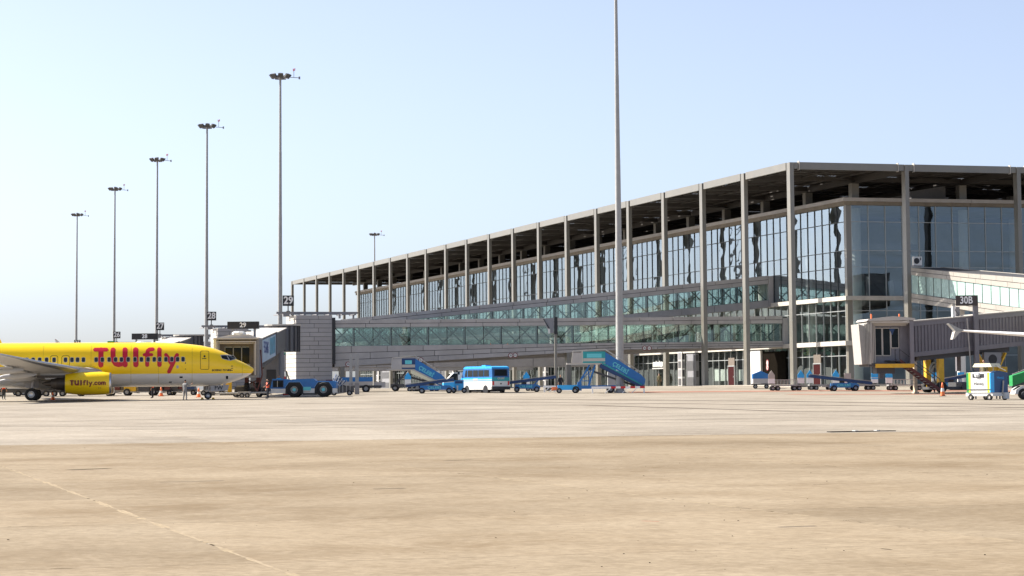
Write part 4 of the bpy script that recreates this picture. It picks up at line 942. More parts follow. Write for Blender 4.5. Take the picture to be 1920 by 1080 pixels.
# --- marks laid on the skin with marching squares
def msq(sdf, x0, x1, z0, z1, st, mapf):
    nx, nz = int((x1 - x0) / st) + 1, int((z1 - z0) / st) + 1; m = M(); vals = [[sdf(x0 + i * st, z0 + j * st) for i in range(nx + 1)] for j in range(nz + 1)]
    for j in range(nz):
        for i in range(nx):
            c = [(i, j), (i + 1, j), (i + 1, j + 1), (i, j + 1)]; v = [vals[b][a] for a, b in c]
            if min(v) > 0: continue
            poly = []
            for k in range(4):
                a, b = c[k], c[(k + 1) % 4]; va, vb = v[k], v[(k + 1) % 4]
                if va <= 0: poly.append((x0 + a[0] * st, z0 + a[1] * st))
                if (va <= 0) != (vb <= 0): t = va / (va - vb); poly.append((x0 + (a[0] + (b[0] - a[0]) * t) * st, z0 + (a[1] + (b[1] - a[1]) * t) * st))
            if len(poly) > 2: m.quad(*[mapf(x, z) for x, z in poly])
    return m
def on_skin(off): return lambda x, z: (x, -skin_y(XN - x, z) - off, z)
def cap(p, a, b, r):
    ax, ay = a; bx_, by = b; px, py = p; dx, dy = bx_ - ax, by - ay; t = max(0, min(1, ((px - ax) * dx + (py - ay) * dy) / max(1e-9, dx * dx + dy * dy))); return math.hypot(px - ax - t * dx, py - ay - t * dy) - r
def rbox(p, c, h, r): qx, qy = abs(p[0] - c[0]) - h[0] + r, abs(p[1] - c[1]) - h[1] + r; return math.hypot(max(qx, 0), max(qy, 0)) + min(max(qx, qy), 0) - r
def ph(px, py): return (XN - dd_(px), zy(py))
def L12(x, y): return ph(180 + x / 12, 640 + y / 12)
strokes = []; RAW = []
def sk(pts, wd): 
    RAW.append((pts, wd)); pts = [L12(*p) for p in pts]; r = wd * 1.04 / 12 / 20.4 / 2
    strokes.extend((a, b, r) for a, b in zip(pts, pts[1:]))
T_ = 84
sk([(62, 194), (300, 194)], 84); sk([(188, 200), (190, 535)], 108)
sk([(448, 200), (452, 380), (468, 450), (510, 510), (570, 532), (635, 515), (690, 465)], 104); sk([(708, 200), (716, 535)], 106)
sk([(940, 202), (948, 532)], 112)
sk([(1194, 540), (1190, 290), (1205, 225), (1240, 195), (1305, 190)], 84); sk([(1128, 313), (1288, 313)], 66)
sk([(1455, 198), (1460, 540)], 92)
sk([(1600, 318), (1650, 390), (1700, 490), (1712, 500)], 78); sk([(1842, 322), (1800, 400), (1745, 530), (1668, 690)], 80)
def logo(x, z): return min(cap((x, z), a, b, r) for a, b, r in strokes)
xa, za = L12(-10, 760); xb, zb_ = L12(1920, 130)
msq(logo, xa, xb, za, zb_, .035, on_skin(.012)).make('red_lettering', AR, FUS, fix=False)
# cockpit windows, cabin windows, doors
for poly in ([(413.6, 668), (424, 667.2), (428, 676.5), (416, 673.5)], [(425, 667.2), (437, 668.5), (441.5, 674), (430.5, 677)]):
    pg = [ph(*q) for q in poly]
    def sd(x, z, pg=pg):
        s = -9
        for (ax, az), (bx_, bz) in zip(pg, pg[1:] + pg[:1]): dx, dz = bx_ - ax, bz - az; l = math.hypot(dx, dz); s = max(s, -((x - ax) * -dz + (z - az) * dx) / l * -1)
        return s
    x0, x1 = min(q[0] for q in pg) - .1, max(q[0] for q in pg) + .1; z0, z1 = min(q[1] for q in pg) - .1, max(q[1] for q in pg) + .1
    for nm, g_, off, mm_ in (('window_surround', .05, .008, K['cladw']), ('cockpit_window', 0, .014, K['autog'])):
        msq(lambda x, z: sd(x, z) - g_, x0, x1, z0, z1, .03, on_skin(off)).make(nm, mm_, FUS, fix=False)
cabin = mat('cabin_window', (.018, .022, .03), .15, 0, 0)
for px in (8, 18.6, 30, 40.7, 51.8, 62.9, 74.4, 86, 98.4, 111.8, 132.2, 143.8, 153.8, 164.4, 187.3, 198.4, 210.7, 222.2, 232.9, 244.9, 257.3, 268.9, 280.9, 292.2, 302, 313.3, 324, 334.4, 344.4):
    c = ph(px, 674.8)
    wn = msq(lambda x, z: rbox((x, z), c, (.145, .2), .1), c[0] - .2, c[0] + .2, c[1] - .25, c[1] + .25, .03, on_skin(.02)).make('window', cabin, FUS, fix=False)
    msq(lambda x, z: rbox((x, z), c, (.18, .235), .12), c[0] - .25, c[0] + .25, c[1] - .3, c[1] + .3, .04, on_skin(.016)).make('rim', K['cladw'], wn, fix=False)
dark = mat('door_gap', (.12, .085, .01), .6, 0, 0)
for (x0, y0, x1, y1, r) in ((376.2, 659.5, 391.5, 694, .12), (105, 667, 118.5, 688.5, .2), (125.5, 667, 139.5, 688.5, .2)):
    a, b = ph(x0, y1), ph(x1, y0); c = ((a[0] + b[0]) / 2, (a[1] + b[1]) / 2); h = ((b[0] - a[0]) / 2, (b[1] - a[1]) / 2)
    dr_ = msq(lambda x, z: abs(rbox((x, z), c, h, r)) - .022, a[0] - .1, b[0] + .1, a[1] - .1, b[1] + .1, .03, on_skin(.01)).make('door_outline', dark, FUS, fix=False)
c = ph(383.5, 669.5); msq(lambda x, z: math.hypot(x - c[0], z - c[1]) - .09, c[0] - .15, c[0] + .15, c[1] - .15, c[1] + .15, .03, on_skin(.013)).make('door_window', cabin, FUS, fix=False)
for (px, py, w_, h_) in ((434, 688, .1, .03), (434, 692, .1, .03), (433.5, 696, .1, .03), (341, 708, .14, .07), (321.5, 717, .13, .05), (425, 709, .1, .14), (383, 673.6, .2, .03), (349, 682, .04, .06), (349, 693, .04, .04), (160, 722, .1, .05)):
    c = ph(px, py); msq(lambda x, z: rbox((x, z), c, (w_, h_), .02), c[0] - .3, c[0] + .3, c[1] - .3, c[1] + .3, .03, on_skin(.012)).make('service_mark', cabin, FUS, fix=False)
c = ph(334.3, 689); msq(lambda x, z: math.hypot((x - c[0]) * 1.3, z - c[1]) - .15, c[0] - .3, c[0] + .3, c[1] - .3, c[1] + .3, .03, on_skin(.012)).make('static_port', K['clad'], FUS, fix=False)
for px in (453, 361, 300, 250, 178, 92): # skin joints
    c = ph(px, 690); msq(lambda x, z: abs(x - c[0]) - .012, c[0] - .05, c[0] + .05, sect(XN - c[0])[1] + .3, sect(XN - c[0])[0] - .3, .05, on_skin(.006)).make('skin_joint', mat('skin_joint_line', (.45, .34, .02), .5, 0, 0), FUS, fix=False)
def wrap_text(s, size, m, par, c, mapf, **k):
    t = text(s, size, m, par, (0, 0, 0), rot=(0, 0, 0), depth=0, **k)
    for v in t.data.vertices: v.co = Vector(mapf(c[0] + v.co.x, c[1] + v.co.y))
    return t
wrap_text('BOEING 737-800', .24, K['black'], FUS, ph(414.5, 695.6), on_skin(.014), shear=.25, bold=.03, sx=1.0)
# --- wings
def wing_(sg):
    W = [(1.5, 13.3, 7.6, 2.25, .95), (3.4, 14.55, 6.3, 2.42, .72), (5.6, 15.8, 4.95, 2.63, .55), (10, 18.25, 3.6, 3.1, .38), (14, 20.7, 2.45, 3.62, .25), (16.9, 22.8, 1.6, 4.05, .17)]
    prof = [(0, 0), (.03, .38), (.12, .62), (.35, .7), (.7, .36), (1, .0), (.7, -.22), (.35, -.42), (.12, -.36), (.03, -.22)]
    rr = [[(XN - le - ch * a, sg * s, z + .1 + th * b - a * ch * .035) for a, b in prof] for s, le, ch, z, th in W]
    wg = M().loft(rr).make('wing', AG, AP, smooth=True, ang=60)
    lead = [[(XN - le - ch * a, sg * s, z + .1 + th * b * 1.05 - a * ch * .035) for a, b in ((.1, .6), (.02, .36), (-.012, .02), (.02, -.2), (.1, -.36))] for s, le, ch, z, th in W[1:]]
    M().loft(lead, closed=False).make('leading_edge', BARE, wg, smooth=True)
    tip = W[-1]; q = M(); x0, z0 = XN - tip[1], tip[3] + .1
    rr = [[(x0 - .3 - e * 1.1 - a * lerp(1.3, .6, e), sg * (16.9 + .5 * e + b), z0 + 2.3 * e) for a, b in ((0, 0), (.3, .05), (1, 0), (.3, -.05))] for e in (0, .4, 1)]
    M().loft(rr).make('winglet', AY, wg, smooth=True, ang=50)
    for s, xo, zo, ln in ((3.2, 20.7, 1.95, 1.9), (6.3, 20.9, 2.2, 1.8), (9.3, 21.6, 2.62, 1.55)):
        M().loft([[(XN - xo + t * ln, sg * s + r * .22 * math.cos(a * math.pi / 4), zo + .12 * t + r * .3 * math.sin(a * math.pi / 4) - .02) for a in range(8)] for t, r in ((-1, .05), (-.6, .6), (-.1, 1), (.5, .95), (1, .3))]).make('flap_fairing', AG, wg, smooth=True)
    M().loft([[(XN - le - ch * a, sg * s, z + .02 - a * ch * .05) for a in (.78, 1.1)] + [(XN - le - ch * a, sg * s, z - .1 - a * ch * .05) for a in (1.1, .78)] for s, le, ch, z, th in W[:4]]).make('flap', AG, wg)
wing_(-1); wing_(1)
# --- engines
def engine(sg):
    ex, ez, y = XN - 12.75, 1.5, sg * 4.83
    E_ = M().lathe([(.86, -.05), (.93, .12), (1.0, .6), (1.03, 1.4), (1.02, 2.4), (.95, 3.3), (.86, 3.95)], (ex, y, ez), (-1, 0, 0), 36, False).make('nacelle', AY, AP, smooth=True)
    M().lathe([(.93, .12), (.9, -.02), (.84, -.07), (.77, .02), (.75, .25)], (ex, y, ez), (-1, 0, 0), 36, False).make('inlet_lip', BARE, E_, smooth=True)
    M().lathe([(.75, .2), (.74, 1.0), (.02, 1.02)], (ex, y, ez), (-1, 0, 0), 24, False).make('fan', K['dgrey'], E_, smooth=True)
    M().lathe([(.86, 3.95), (.8, 3.97), (.72, 3.8)], (ex, y, ez), (-1, 0, 0), 30, False).make('nozzle_rim', BARE, E_, smooth=True)
    M().lathe([(.72, 3.3), (.7, 3.9), (.55, 4.6), (.42, 5.2), (.4, 5.15)], (ex, y, ez), (-1, 0, 0), 24, False).make('core_nozzle', HOT, E_, smooth=True)
    M().lathe([(.3, 4.9), (.2, 5.6), (.04, 6.0)], (ex, y, ez), (-1, 0, 0), 16, False).make('exhaust_plug', HOT, E_, smooth=True)
    M().prism([(ex - .9, ez + .95), (ex - 2.6, ez + 1.35), (ex - 4.8, ez + 1.3), (ex - 6.2, ez + .85), (ex - 5.6, ez + .35), (ex - 4.0, ez + .55), (ex - 2.2, ez + .8)], 'y', y - .2, y + .2).make('pylon', AG, E_)
    M().box(ex - 6.4, ex - 3.4, y - .35, y + .35, ez + .5, ez + .72).make('heat_shield', HOT, E_)
    if sg < 0:
        mp = lambda x, z: (x, y - math.sqrt(max(.01, 1.05 ** 2 - (z - ez) ** 2)), z)
        arc = lambda cx, cy, r, a0, a1: [(cx + r * math.cos(R_(a)), cy - r * math.sin(R_(a))) for a in range(a0, a1 + 1, 15)]
        raw2 = RAW + [([(1985, 545), (1990, 545)], 90), (arc(2185, 430, 105, 50, 310), 78), (arc(2460, 430, 105, 0, 360), 78), ([(2660, 320), (2660, 540)], 78), (arc(2730, 385, 70, 0, 180) , 70), ([(2800, 385), (2800, 540)], 76), (arc(2870, 385, 70, 0, 180), 70), ([(2940, 385), (2940, 540)], 76)]
        sc = 3.15 / 3000; T2 = lambda q: (ex - 1.98 + (q[0] - 1490) * sc, ez + .0 - (q[1] - 420) * sc)
        seg2 = [(T2(a), T2(b), wd * sc * .56) for pts, wd in raw2 for a, b in zip(pts, pts[1:])]
        msq(lambda x, z: min(cap((x, z), a, b, r) for a, b, r in seg2), ex - 3.65, ex - .3, ez - .45, ez + .4, .022, mp).make('dark_red_lettering', mat('lettering_dark_red', (.2, .012, .012), .5, 0, 0), E_, fix=False)
        for q in (.4, .8): M().ball((ex - 1.1 - q * .4 + .4, y - 1.0, ez - .42), (.05, .02, .04), 5).make('latch', K['dgrey'], E_)
engine(-1); engine(1)
# --- landing gear
def wheels(x, ys, r, w_):
    for y in ys:
        wl = M().lathe([(r * .55, -w_ / 2), (r * .9, -w_ / 2), (r, -w_ * .3), (r, w_ * .3), (r * .9, w_ / 2), (r * .55, w_ / 2)], (x, y, r), (0, 1, 0), 24, False).make('wheel', K['rubber'], AP, smooth=True, ang=45)
        M().lathe([(.03, -w_ * .35), (r * .3, -w_ * .42), (r * .42, -w_ * .25), (r * .56, -w_ * .45), (r * .56, w_ * .45), (.03, w_ * .4)], (x, y, r), (0, 1, 0), 18).make('hub', BARE, wl, smooth=True, ang=40)
wheels(0, (-.2, .2), .35, .2)
g_ = M().tube((0, 0, .35), (.12, 0, 1.5), .085).tube((0, -.2, .35), (0, .2, .35), .06).bar((.1, 0, .8), (1.2, 0, 1.4), .08).bar((-.1, 0, .6), (-.15, 0, 1.2), .05); g_.make('nose_strut', K['clad'], AP)
nd = M().prism([(.25, .72), (1.75, .78), (1.9, 1.3), (.2, 1.25)], 'y', -.42, -.38).make('nose_gear_door', K['clad'], AP); M().prism([(.25, .72), (1.75, .78), (1.9, 1.3), (.2, 1.25)], 'y', .38, .42).make('nose_gear_door', K['clad'], AP)
text('FW', .5, K['black'], nd, (.95, -.43, 1.02), bold=.02)
for sg in (-1, 1):
    wheels(-15.6, (sg * 2.86 - .43, sg * 2.86 + .43), .56, .4)
    M().tube((-15.6, sg * 2.86, .56), (-15.4, sg * 2.7, 2.3), .13).tube((-15.6, sg * 2.86 - .45, .56), (-15.6, sg * 2.86 + .45, .56), .09).bar((-15.5, sg * 2.8, 1.2), (-15.4, sg * 1.2, 1.9), .1).make('main_strut', K['clad'], AP)
    M().box(-16.2, -15.0, sg * 2.2 - .05, sg * 2.2 + .05, 1.15, 1.9).make('gear_door', K['clad'], AP)
# --- tail
M().loft([[(XN - x - c * a, w_ * b, z) for a, b in ((0, 0), (.25, 1), (.7, .7), (1, 0), (.7, -.7), (.25, -1))] for x, c, z, w_ in ((29.2, 7.2, 5.0, .28), (32.6, 4.9, 7.2, .24), (36.9, 2.3, 12.3, .12))]).make('tail_fin', AY, AP, smooth=True, ang=50)
for sg in (-1, 1): M().loft([[(XN - x - c * a, sg * s, z + th * b) for a, b in ((0, 0), (.25, 1), (.7, .7), (1, 0), (.7, -.7), (.25, -1))] for s, x, c, z, th in ((.4, 33.2, 3.9, 4.7, .2), (7.1, 37.2, 1.5, 5.5, .08))]).make('tailplane', AG, AP, smooth=True, ang=50)
M().box(XN - 13.2, XN - 12.6, -.1, .1, 5.17, 5.32).make('roof_antenna', K['green'], AP)

# ================================================================== ground service vehicles
def wheel(par, x, y, r, w_, hubm='galv', name='wheel', ax=(0, 1, 0)):
    wl = M().lathe([(r * .5, -w_ / 2), (r * .9, -w_ / 2), (r, -w_ * .3), (r, w_ * .3), (r * .9, w_ / 2), (r * .5, w_ / 2)], (x, y, r), ax, 18, False).make(name, K['rubber'], par, smooth=True, ang=45)
    M().lathe([(.02, -w_ * .34), (r * .3, -w_ * .4), (r * .36, -w_ * .28), (r * .52, -w_ * .44), (r * .52, w_ * .44), (.02, w_ * .4)], (x, y, r), ax, 14).make('rim', K[hubm], wl, smooth=True, ang=40)
    return wl
def lit(s, size, m, par, loc, rot=IDR, **k): return text(s, size, K[m], par, loc, rot, **k)

K['boardw'] = mat('bright_white_board', (.86, .86, .85), .5, 0, .03)
# --- pushback tug
p = G(567.5, 744.5); tug = thing('pushback_tug', 'low blue pushback tug with big wheels and white lower panels', 'tug', p + Vector((0, 1.2, 0)), 0); W = 1.2
M().box(-3.0, 3.1, -W + .02, W - .02, .38, .8).make('lower_panel', K['white'], tug)
M().prism([(-3.1, .8), (-3.02, .95), (-2.85, 1.72), (-1.6, 1.72), (-1.45, 1.62), (-.9, 1.68), (1.0, 1.72), (1.25, 1.5), (2.9, 1.5), (3.15, 1.4), (3.15, .8)], 'y', -W, W).make('body', K['blue'], tug)
for x in (-.78, 1.96):
    a = M().prism([(x - .85, .3), (x - .82, .95), (x - .5, 1.38), (x + .5, 1.38), (x + .82, .95), (x + .85, .3)], 'y', -W - .012, -W + .3).make('wheel_arch', K['black'], tug)
    M().bar((x - .88, -W - .03, .9), (x - .53, -W - .03, 1.42), .06).bar((x - .53, -W - .03, 1.42), (x + .53, -W - .03, 1.42), .06).bar((x + .53, -W - .03, 1.42), (x + .88, -W - .03, .9), .06).make('arch_lip', mat('edge_worn_blue', (.1, .25, .5), .5), a)
    for y in (-W + .12, W - .2): tw_ = wheel(tug, x, y - .08, .69, .48, 'galv'); M().tube((x, y - .33, .69), (x, y + .17, .69), .16, n=12).make('hub', K['cyan'], tw_)
cabw_ = M().box(-2.78, -1.85, -W - .015, -W + .02, .95, 1.55).make('cab_window', K['autog'], tug); M().box(-2.84, -1.79, -W - .01, -W + .015, .89, 1.61).make('window_frame', K['dblue'], cabw_)
M().box(-2.4, -2.35, -W - .02, -W, .95, 1.55).make('window_post', K['cladw'], cabw_)
M().box(.0, .78, -W - .01, -W + .02, .62, .95).make('sticker', K['cyan'], tug); M().box(.1, .7, -W - .006, -W + .018, .45, .6).make('sticker', K['cladw'], tug)
M().tube((-1.75, -.4, 1.7), (-1.75, -.4, 1.95), .09, n=8).make('beacon', K['red'], tug); M().box(2.1, 2.7, -.3, .3, 1.5, 1.62).make('rear_light_box', K['rust'], tug)
M().box(-1.9, -.95, -.8, .8, .2, .36).make('red_step', K['red'], tug); M().box(.0, 1.2, -W + .1, W - .1, .2, .37).make('underbody', K['dgrey'], tug)
M().box(-3.25, -3.1, -.6, .6, .45, .8).make('bumper', K['dgrey'], tug)
# --- towbar and belly-side ground power unit between nose wheel and tug
a = G(398, 746.5); b = G(500, 746.5)
tb = thing('tow_bar', 'grey tow bar on small wheels joining tug and nose wheel', 'tow bar', (a + b) / 2 + Vector((0, 1.5, 0)), 0); ln = (b - a).length
M().tube((-ln / 2, 0, .42), (ln / 2, 0, .5), .09).make('bar', K['galv'], tb); M().box(-.3, .9, -.3, .3, .3, .62).make('wheel_carriage', K['galv'], tb)
for x in (.1, .6): wheel(tb, x, -.3, .24, .14)
M().box(-ln / 2 - .3, -ln / 2 + .3, -.25, .25, .25, .6).make('head', K['dgrey'], tb)
def ground_cart(name, label, cat, px, py, L, H, body, **k):
    p = G(px, py); c = thing(name, label, cat, p + Vector((0, .8, 0)), k.get('rz', 0), k.get('group'))
    M().box(-L / 2, L / 2, -.7, .7, .32, .42).make('chassis', K['galv'], c)
    for i, (x0, x1, z0, z1, m) in enumerate(body): M().box(x0, x1, -.65 + .01 * i, .65 - .01 * i, z0, z1).make(['engine_housing', 'panel', 'cover', 'load', 'load', 'load', 'load', 'load'][i], K[m], c)
    for x in (-L / 2 + .4, L / 2 - .4):
        for y in (-.66, .66): wheel(c, x, y, k.get('r', .26), .16)
    M().bar((L / 2, 0, .35), (L / 2 + .8, 0, .25), .07).make('drawbar', K['dgrey'], c)
    return c
ground_cart('ground_power_unit', 'dark ground power unit on wheels below the yellow nose', 'ground power unit', 463, 744.5, 3.0, 1.2, [(-1.2, .2, .42, .95, 'dgrey'), (.2, 1.3, .42, .8, 'black'), (-1.0, 0, .951, 1.1, 'galv')])
p = G(428, 742); sup = thing('jet_bridge_wheel_prop', 'yellow steel prop leaning under the nose behind the wheel', 'prop', p + Vector((0, 2.5, 0)), 0)
M().box(-.35, .05, -.2, .2, .3, 1.9).bar((-.9, 0, .3), (-.2, 0, 1.6), .16).make('post', K['yellow'], sup); M().box(-1.1, .5, -.4, .4, 0, .3).make('foot', K['dgrey'], sup)
# things seen under the belly
ground_cart('baggage_dolly', 'dark loaded baggage dolly with a small blue and white board under the fuselage', 'baggage cart', 342, 741, 2.9, 1.2, [(-1.3, 1.3, .42, .6, 'dgrey'), (-1.2, -.5, .6, 1.2, 'dgrey'), (-.4, .3, .6, 1.15, 'rust'), (.35, 1.2, .6, 1.2, 'dblue'), (-1.45, -1.15, .6, 1.5, 'lblue')])
ground_cart('ground_power_unit', 'yellow and grey ground power unit under the belly, left of the cones', 'ground power unit', 262, 742, 3.4, 1.3, [(-1.6, -.4, .42, 1.25, 'yellow'), (-.2, .9, .42, .9, 'dgrey'), (.9, 1.6, .42, 1.2, 'black')], r=.36)
ground_cart('baggage_dolly', 'baggage dolly with brown cases beneath the yellow engine', 'baggage cart', 222, 742, 2.4, 1.1, [(-1.1, 1.1, .42, .55, 'galv'), (-.9, .1, .55, 1.15, 'rust'), (.2, 1.0, .55, .95, 'dgrey')])
ground_cart('baggage_dolly', 'dark low dolly just behind the main wheels', 'baggage cart', 176, 743, 3.6, 1.0, [(-1.7, 1.7, .42, .55, 'dgrey'), (-1.5, -.3, .55, .95, 'black'), (.1, 1.4, .55, .9, 'dgrey')])
def frame_loader(label, px, py, L):
    p = G(px, py); c = thing('cargo_loader', label, 'cargo loader', p + Vector((0, 2.5, 0)), 0)
    fm = M()
    for z in (.85, 1.35): fm.bar((-L / 2, -1, z), (L / 2, -1, z), .09)
    for i in range(6): x = lerp(-L / 2, L / 2, i / 5); fm.bar((x, -1, .85), (x, -1, 1.35), .09)
    fm.make('guard_rail', K['white'], c)
    M().box(-L / 2, L / 2, -.9, .9, .4, .82).make('platform', K['dgrey'], c); M().box(-L / 2 + .2, L / 2 - .6, -.7, .7, .83, 1.5).make('load', K['grey'], c)
    for x in (-L / 2 + .5, 0, L / 2 - .5): wheel(c, x, -.85, .32, .2)
frame_loader('white-railed cargo loader behind the main landing gear at the left edge', 28, 744, 4.4)
frame_loader('short white-railed cargo loader behind the engine exhaust', 96, 744, 2.6)
# --- cones
def cone(px, py, label, h=.9, dy=0.0):
    p = G(px, py); c = thing('traffic_cone', label, 'traffic cone', p + Vector((0, dy, 0)), 0, 'traffic cones')
    M().box(-.26, .26, -.26, .26, 0, .05).make('base', K['dgrey'] if h > 1 else K['orange'], c)
    M().lathe([(.2, .05), (.16, h * .35)], (0, 0, 0), (0, 0, 1), 14, False).make('cone_body', K['orange'], c, smooth=True); M().lathe([(.16, h * .35), (.12, h * .6)], (0, 0, 0), (0, 0, 1), 14, False).make('white_band', K['white'], c, smooth=True)
    M().lathe([(.12, h * .6), (.05, h)], (0, 0, 0), (0, 0, 1), 14).make('tip', K['orange'], c, smooth=True)
cone(1767.5, 743, 'tall faded orange cone left of the white and blue cart', 1.15); cone(302, 743, 'orange cone under the belly, left of the marshaller'); cone(372.5, 745, 'orange cone between marshaller and nose wheel'); cone(99, 750, 'orange cone right of the main wheels', .7)

# --- minibus
hv = Vector((-.545, .838, 0)); lv = Vector((-.838, -.545, 0)); kc = G(922.5, 737.2)
bc = kc + hv * 2.95 - lv * 1.05; bc.z = gz(bc.y) - .12; ba = math.atan2(hv.y, hv.x)
bus = thing('minibus', 'blue and white minibus seen from rear left, driver inside', 'minibus', bc, ba); BL, BW = 2.95, 1.05
low = [(-BL, .55), (-BL, 1.25), (BL, 1.25), (BL, .55), (BL - .25, .42), (-BL + .2, .42)]
M().prism(low, 'y', -BW, BW).make('lower_body', K['white'], bus)
M().prism([(-BL, 1.252), (-BL, 1.6), (BL - .1, 1.6), (BL - .02, 1.252)], 'y', -BW - .005, BW + .005).make('waist_panel', K['lblue'], bus); M().prism([(-BL - .001, 1.33), (-BL - .001, 1.43), (BL - .05, 1.43), (BL - .05, 1.33)], 'y', -BW - .012, BW + .012).make('pale_stripe', K['cladw'], bus)
up = M().prism([(-BL, 1.602), (-BL + .08, 2.5), (BL - .55, 2.5), (BL - .12, 1.602)], 'y', -BW + .03, BW - .03).make('cabin', K['blue'], bus)
M().prism([(-BL + .02, 2.5), (-BL + .12, 2.66), (-BL + .6, 2.74), (BL - 1.0, 2.74), (BL - .6, 2.62), (BL - .52, 2.5)], 'y', -BW + .02, BW - .02).make('roof', K['lblue'], bus); M().box(-.6, .1, -.3, .3, 2.74, 2.86).make('roof_vent', K['lblue'], bus)
for i, (x0, x1) in enumerate(((-2.35, -1.45), (-1.35, -.4), (-.3, .6), (.7, 1.6), (1.75, 2.2))):
    M().prism([(x0, 1.72), (x1, 1.72), (x1 - (.22 if i == 4 else 0), 2.36), (x0, 2.36)], 'y', BW - .029, BW - .012).make('side_window', K['autog'], up)
    if i in (0, 1, 2, 3): M().prism([(x0, 1.72), (x1, 1.72), (x1, 2.36), (x0, 2.36)], 'y', -BW + .012, -BW + .029).make('side_window', K['autog'], up)
M().prism([(-.74, 1.78), (.74, 1.78), (.7, 2.38), (-.7, 2.38)], 'x', -BL - .0, -BL + .07).make('rear_window', K['autog'], up, loc=(-.0, 0, 0)); M().prism([(-.84, 1.7), (.84, 1.7), (.8, 2.46), (-.8, 2.46)], 'x', -BL + .001, -BL + .075).make('rear_window_seal', K['dblue'], up, loc=(-.001 + .006, 0, 0))
M().prism([(-.9, 1.7), (.9, 1.7), (.85, 2.42), (-.85, 2.42)], 'x', BL - .35, BL - .2).make('windscreen', K['autog'], up)
M().box(-BL - .02, -BL, -BW + .02, BW - .02, 1.252, 1.61).make('rear_panel', K['teal'], bus); M().box(-BL - .1, -BL + .1, -BW, BW, .4, .72).make('rear_bumper', K['black'], bus)
for s_ in (-1, 1): M().box(-BL - .03, -BL - .0, s_ * .9 - .09, s_ * .9 + .09, .85, 1.25).make('tail_light', K['red'], bus)
for x in (-1.75, 1.75):
    for y in (-BW + .12, BW - .12): wheel(bus, x, y, .36, .22, 'cladw')
    M().tube((x, BW - .3, .4), (x, BW + .004, .4), .46, n=18).make('wheel_arch', K['black'], bus)
M().box(-2.2, 2.2, -.9, .9, .25, .42).make('underbody', K['black'], bus)
M().bar((BL - .3, BW, 2.2), (BL + .05, BW + .2, 2.25), .05).box(BL - .0, BL + .08, BW + .1, BW + .32, 1.95, 2.3).make('mirror', K['black'], bus)
lit('ÇELEBİ', .26, 'cladw', bus, (-BL - .025, 0, 1.52), (math.pi / 2, 0, -math.pi / 2), bold=.02); M().box(-.35, .55, BW + .013, BW + .018, 1.3, 1.52).make('emblem_panel', K['cladw'], bus)
M().tube((-BL - .03, 0, 1.0), (-BL, 0, 1.0), .08, n=10).make('badge', K['black'], bus)
# driver in hi-vis behind the glass
M().ball((2.05, .45, 2.05), (.12, .1, .14)).make('driver_head', K['skin'], bus); M().box(1.85, 2.2, .2, .7, 1.5, 1.93).make('driver_vest', K['lime'], bus)
# tug with small trailer wheel seen behind the bus
# --- white van and blue tractor behind the minibus
p = GY(852, 247); van = thing('white_van', 'white van with sloping windscreen behind the front of the minibus', 'van', p, R_(6))
M().prism([(-1.2, .4), (-1.15, .95), (-.55, 1.5), (-.1, 1.95), (2.6, 2.0), (2.7, .4)], 'y', -.9, .9).make('body', K['white'], van); M().prism([(-1.0, 1.0), (-.52, 1.48), (-.12, 1.85), (.3, 1.85), (.3, 1.05)], 'y', -.915, .915).make('window', K['autog'], van)
M().prism([(-1.19, .45), (-1.16, .9), (.4, 1.02), (.4, .45)], 'y', -.905, .905).make('blue_wing', K['lblue'], van)
for x in (-.5, 1.9):
    for y in (-.8, .8): wheel(van, x, y, .33, .2)
p = G(860, 737); tr = thing('baggage_tractor', 'small bright blue baggage tractor in front of the minibus', 'tractor', p + Vector((0, .8, 0)), 0)
M().box(-.45, .5, -.6, .6, .3, 1.25).make('body', K['lblue'], tr); M().box(-.35, .4, -.62, -.601, .95, 1.2).make('grille', K['dblue'], tr); M().box(-.75, .8, -.5, .5, .22, .34).make('bumper', K['blue'], tr); M().box(-.2, -.05, -.64, -.62, .3, .75).make('white_post', K['white'], tr)
M().box(-.4, .45, -.5, .5, 1.26, 1.32).tube((-.2, 0, 1.3), (-.1, 0, 1.75), .04).make('steering_column', K['black'], tr)
for x in (-.5, .55): wheel(tr, x, -.55, .27, .2)

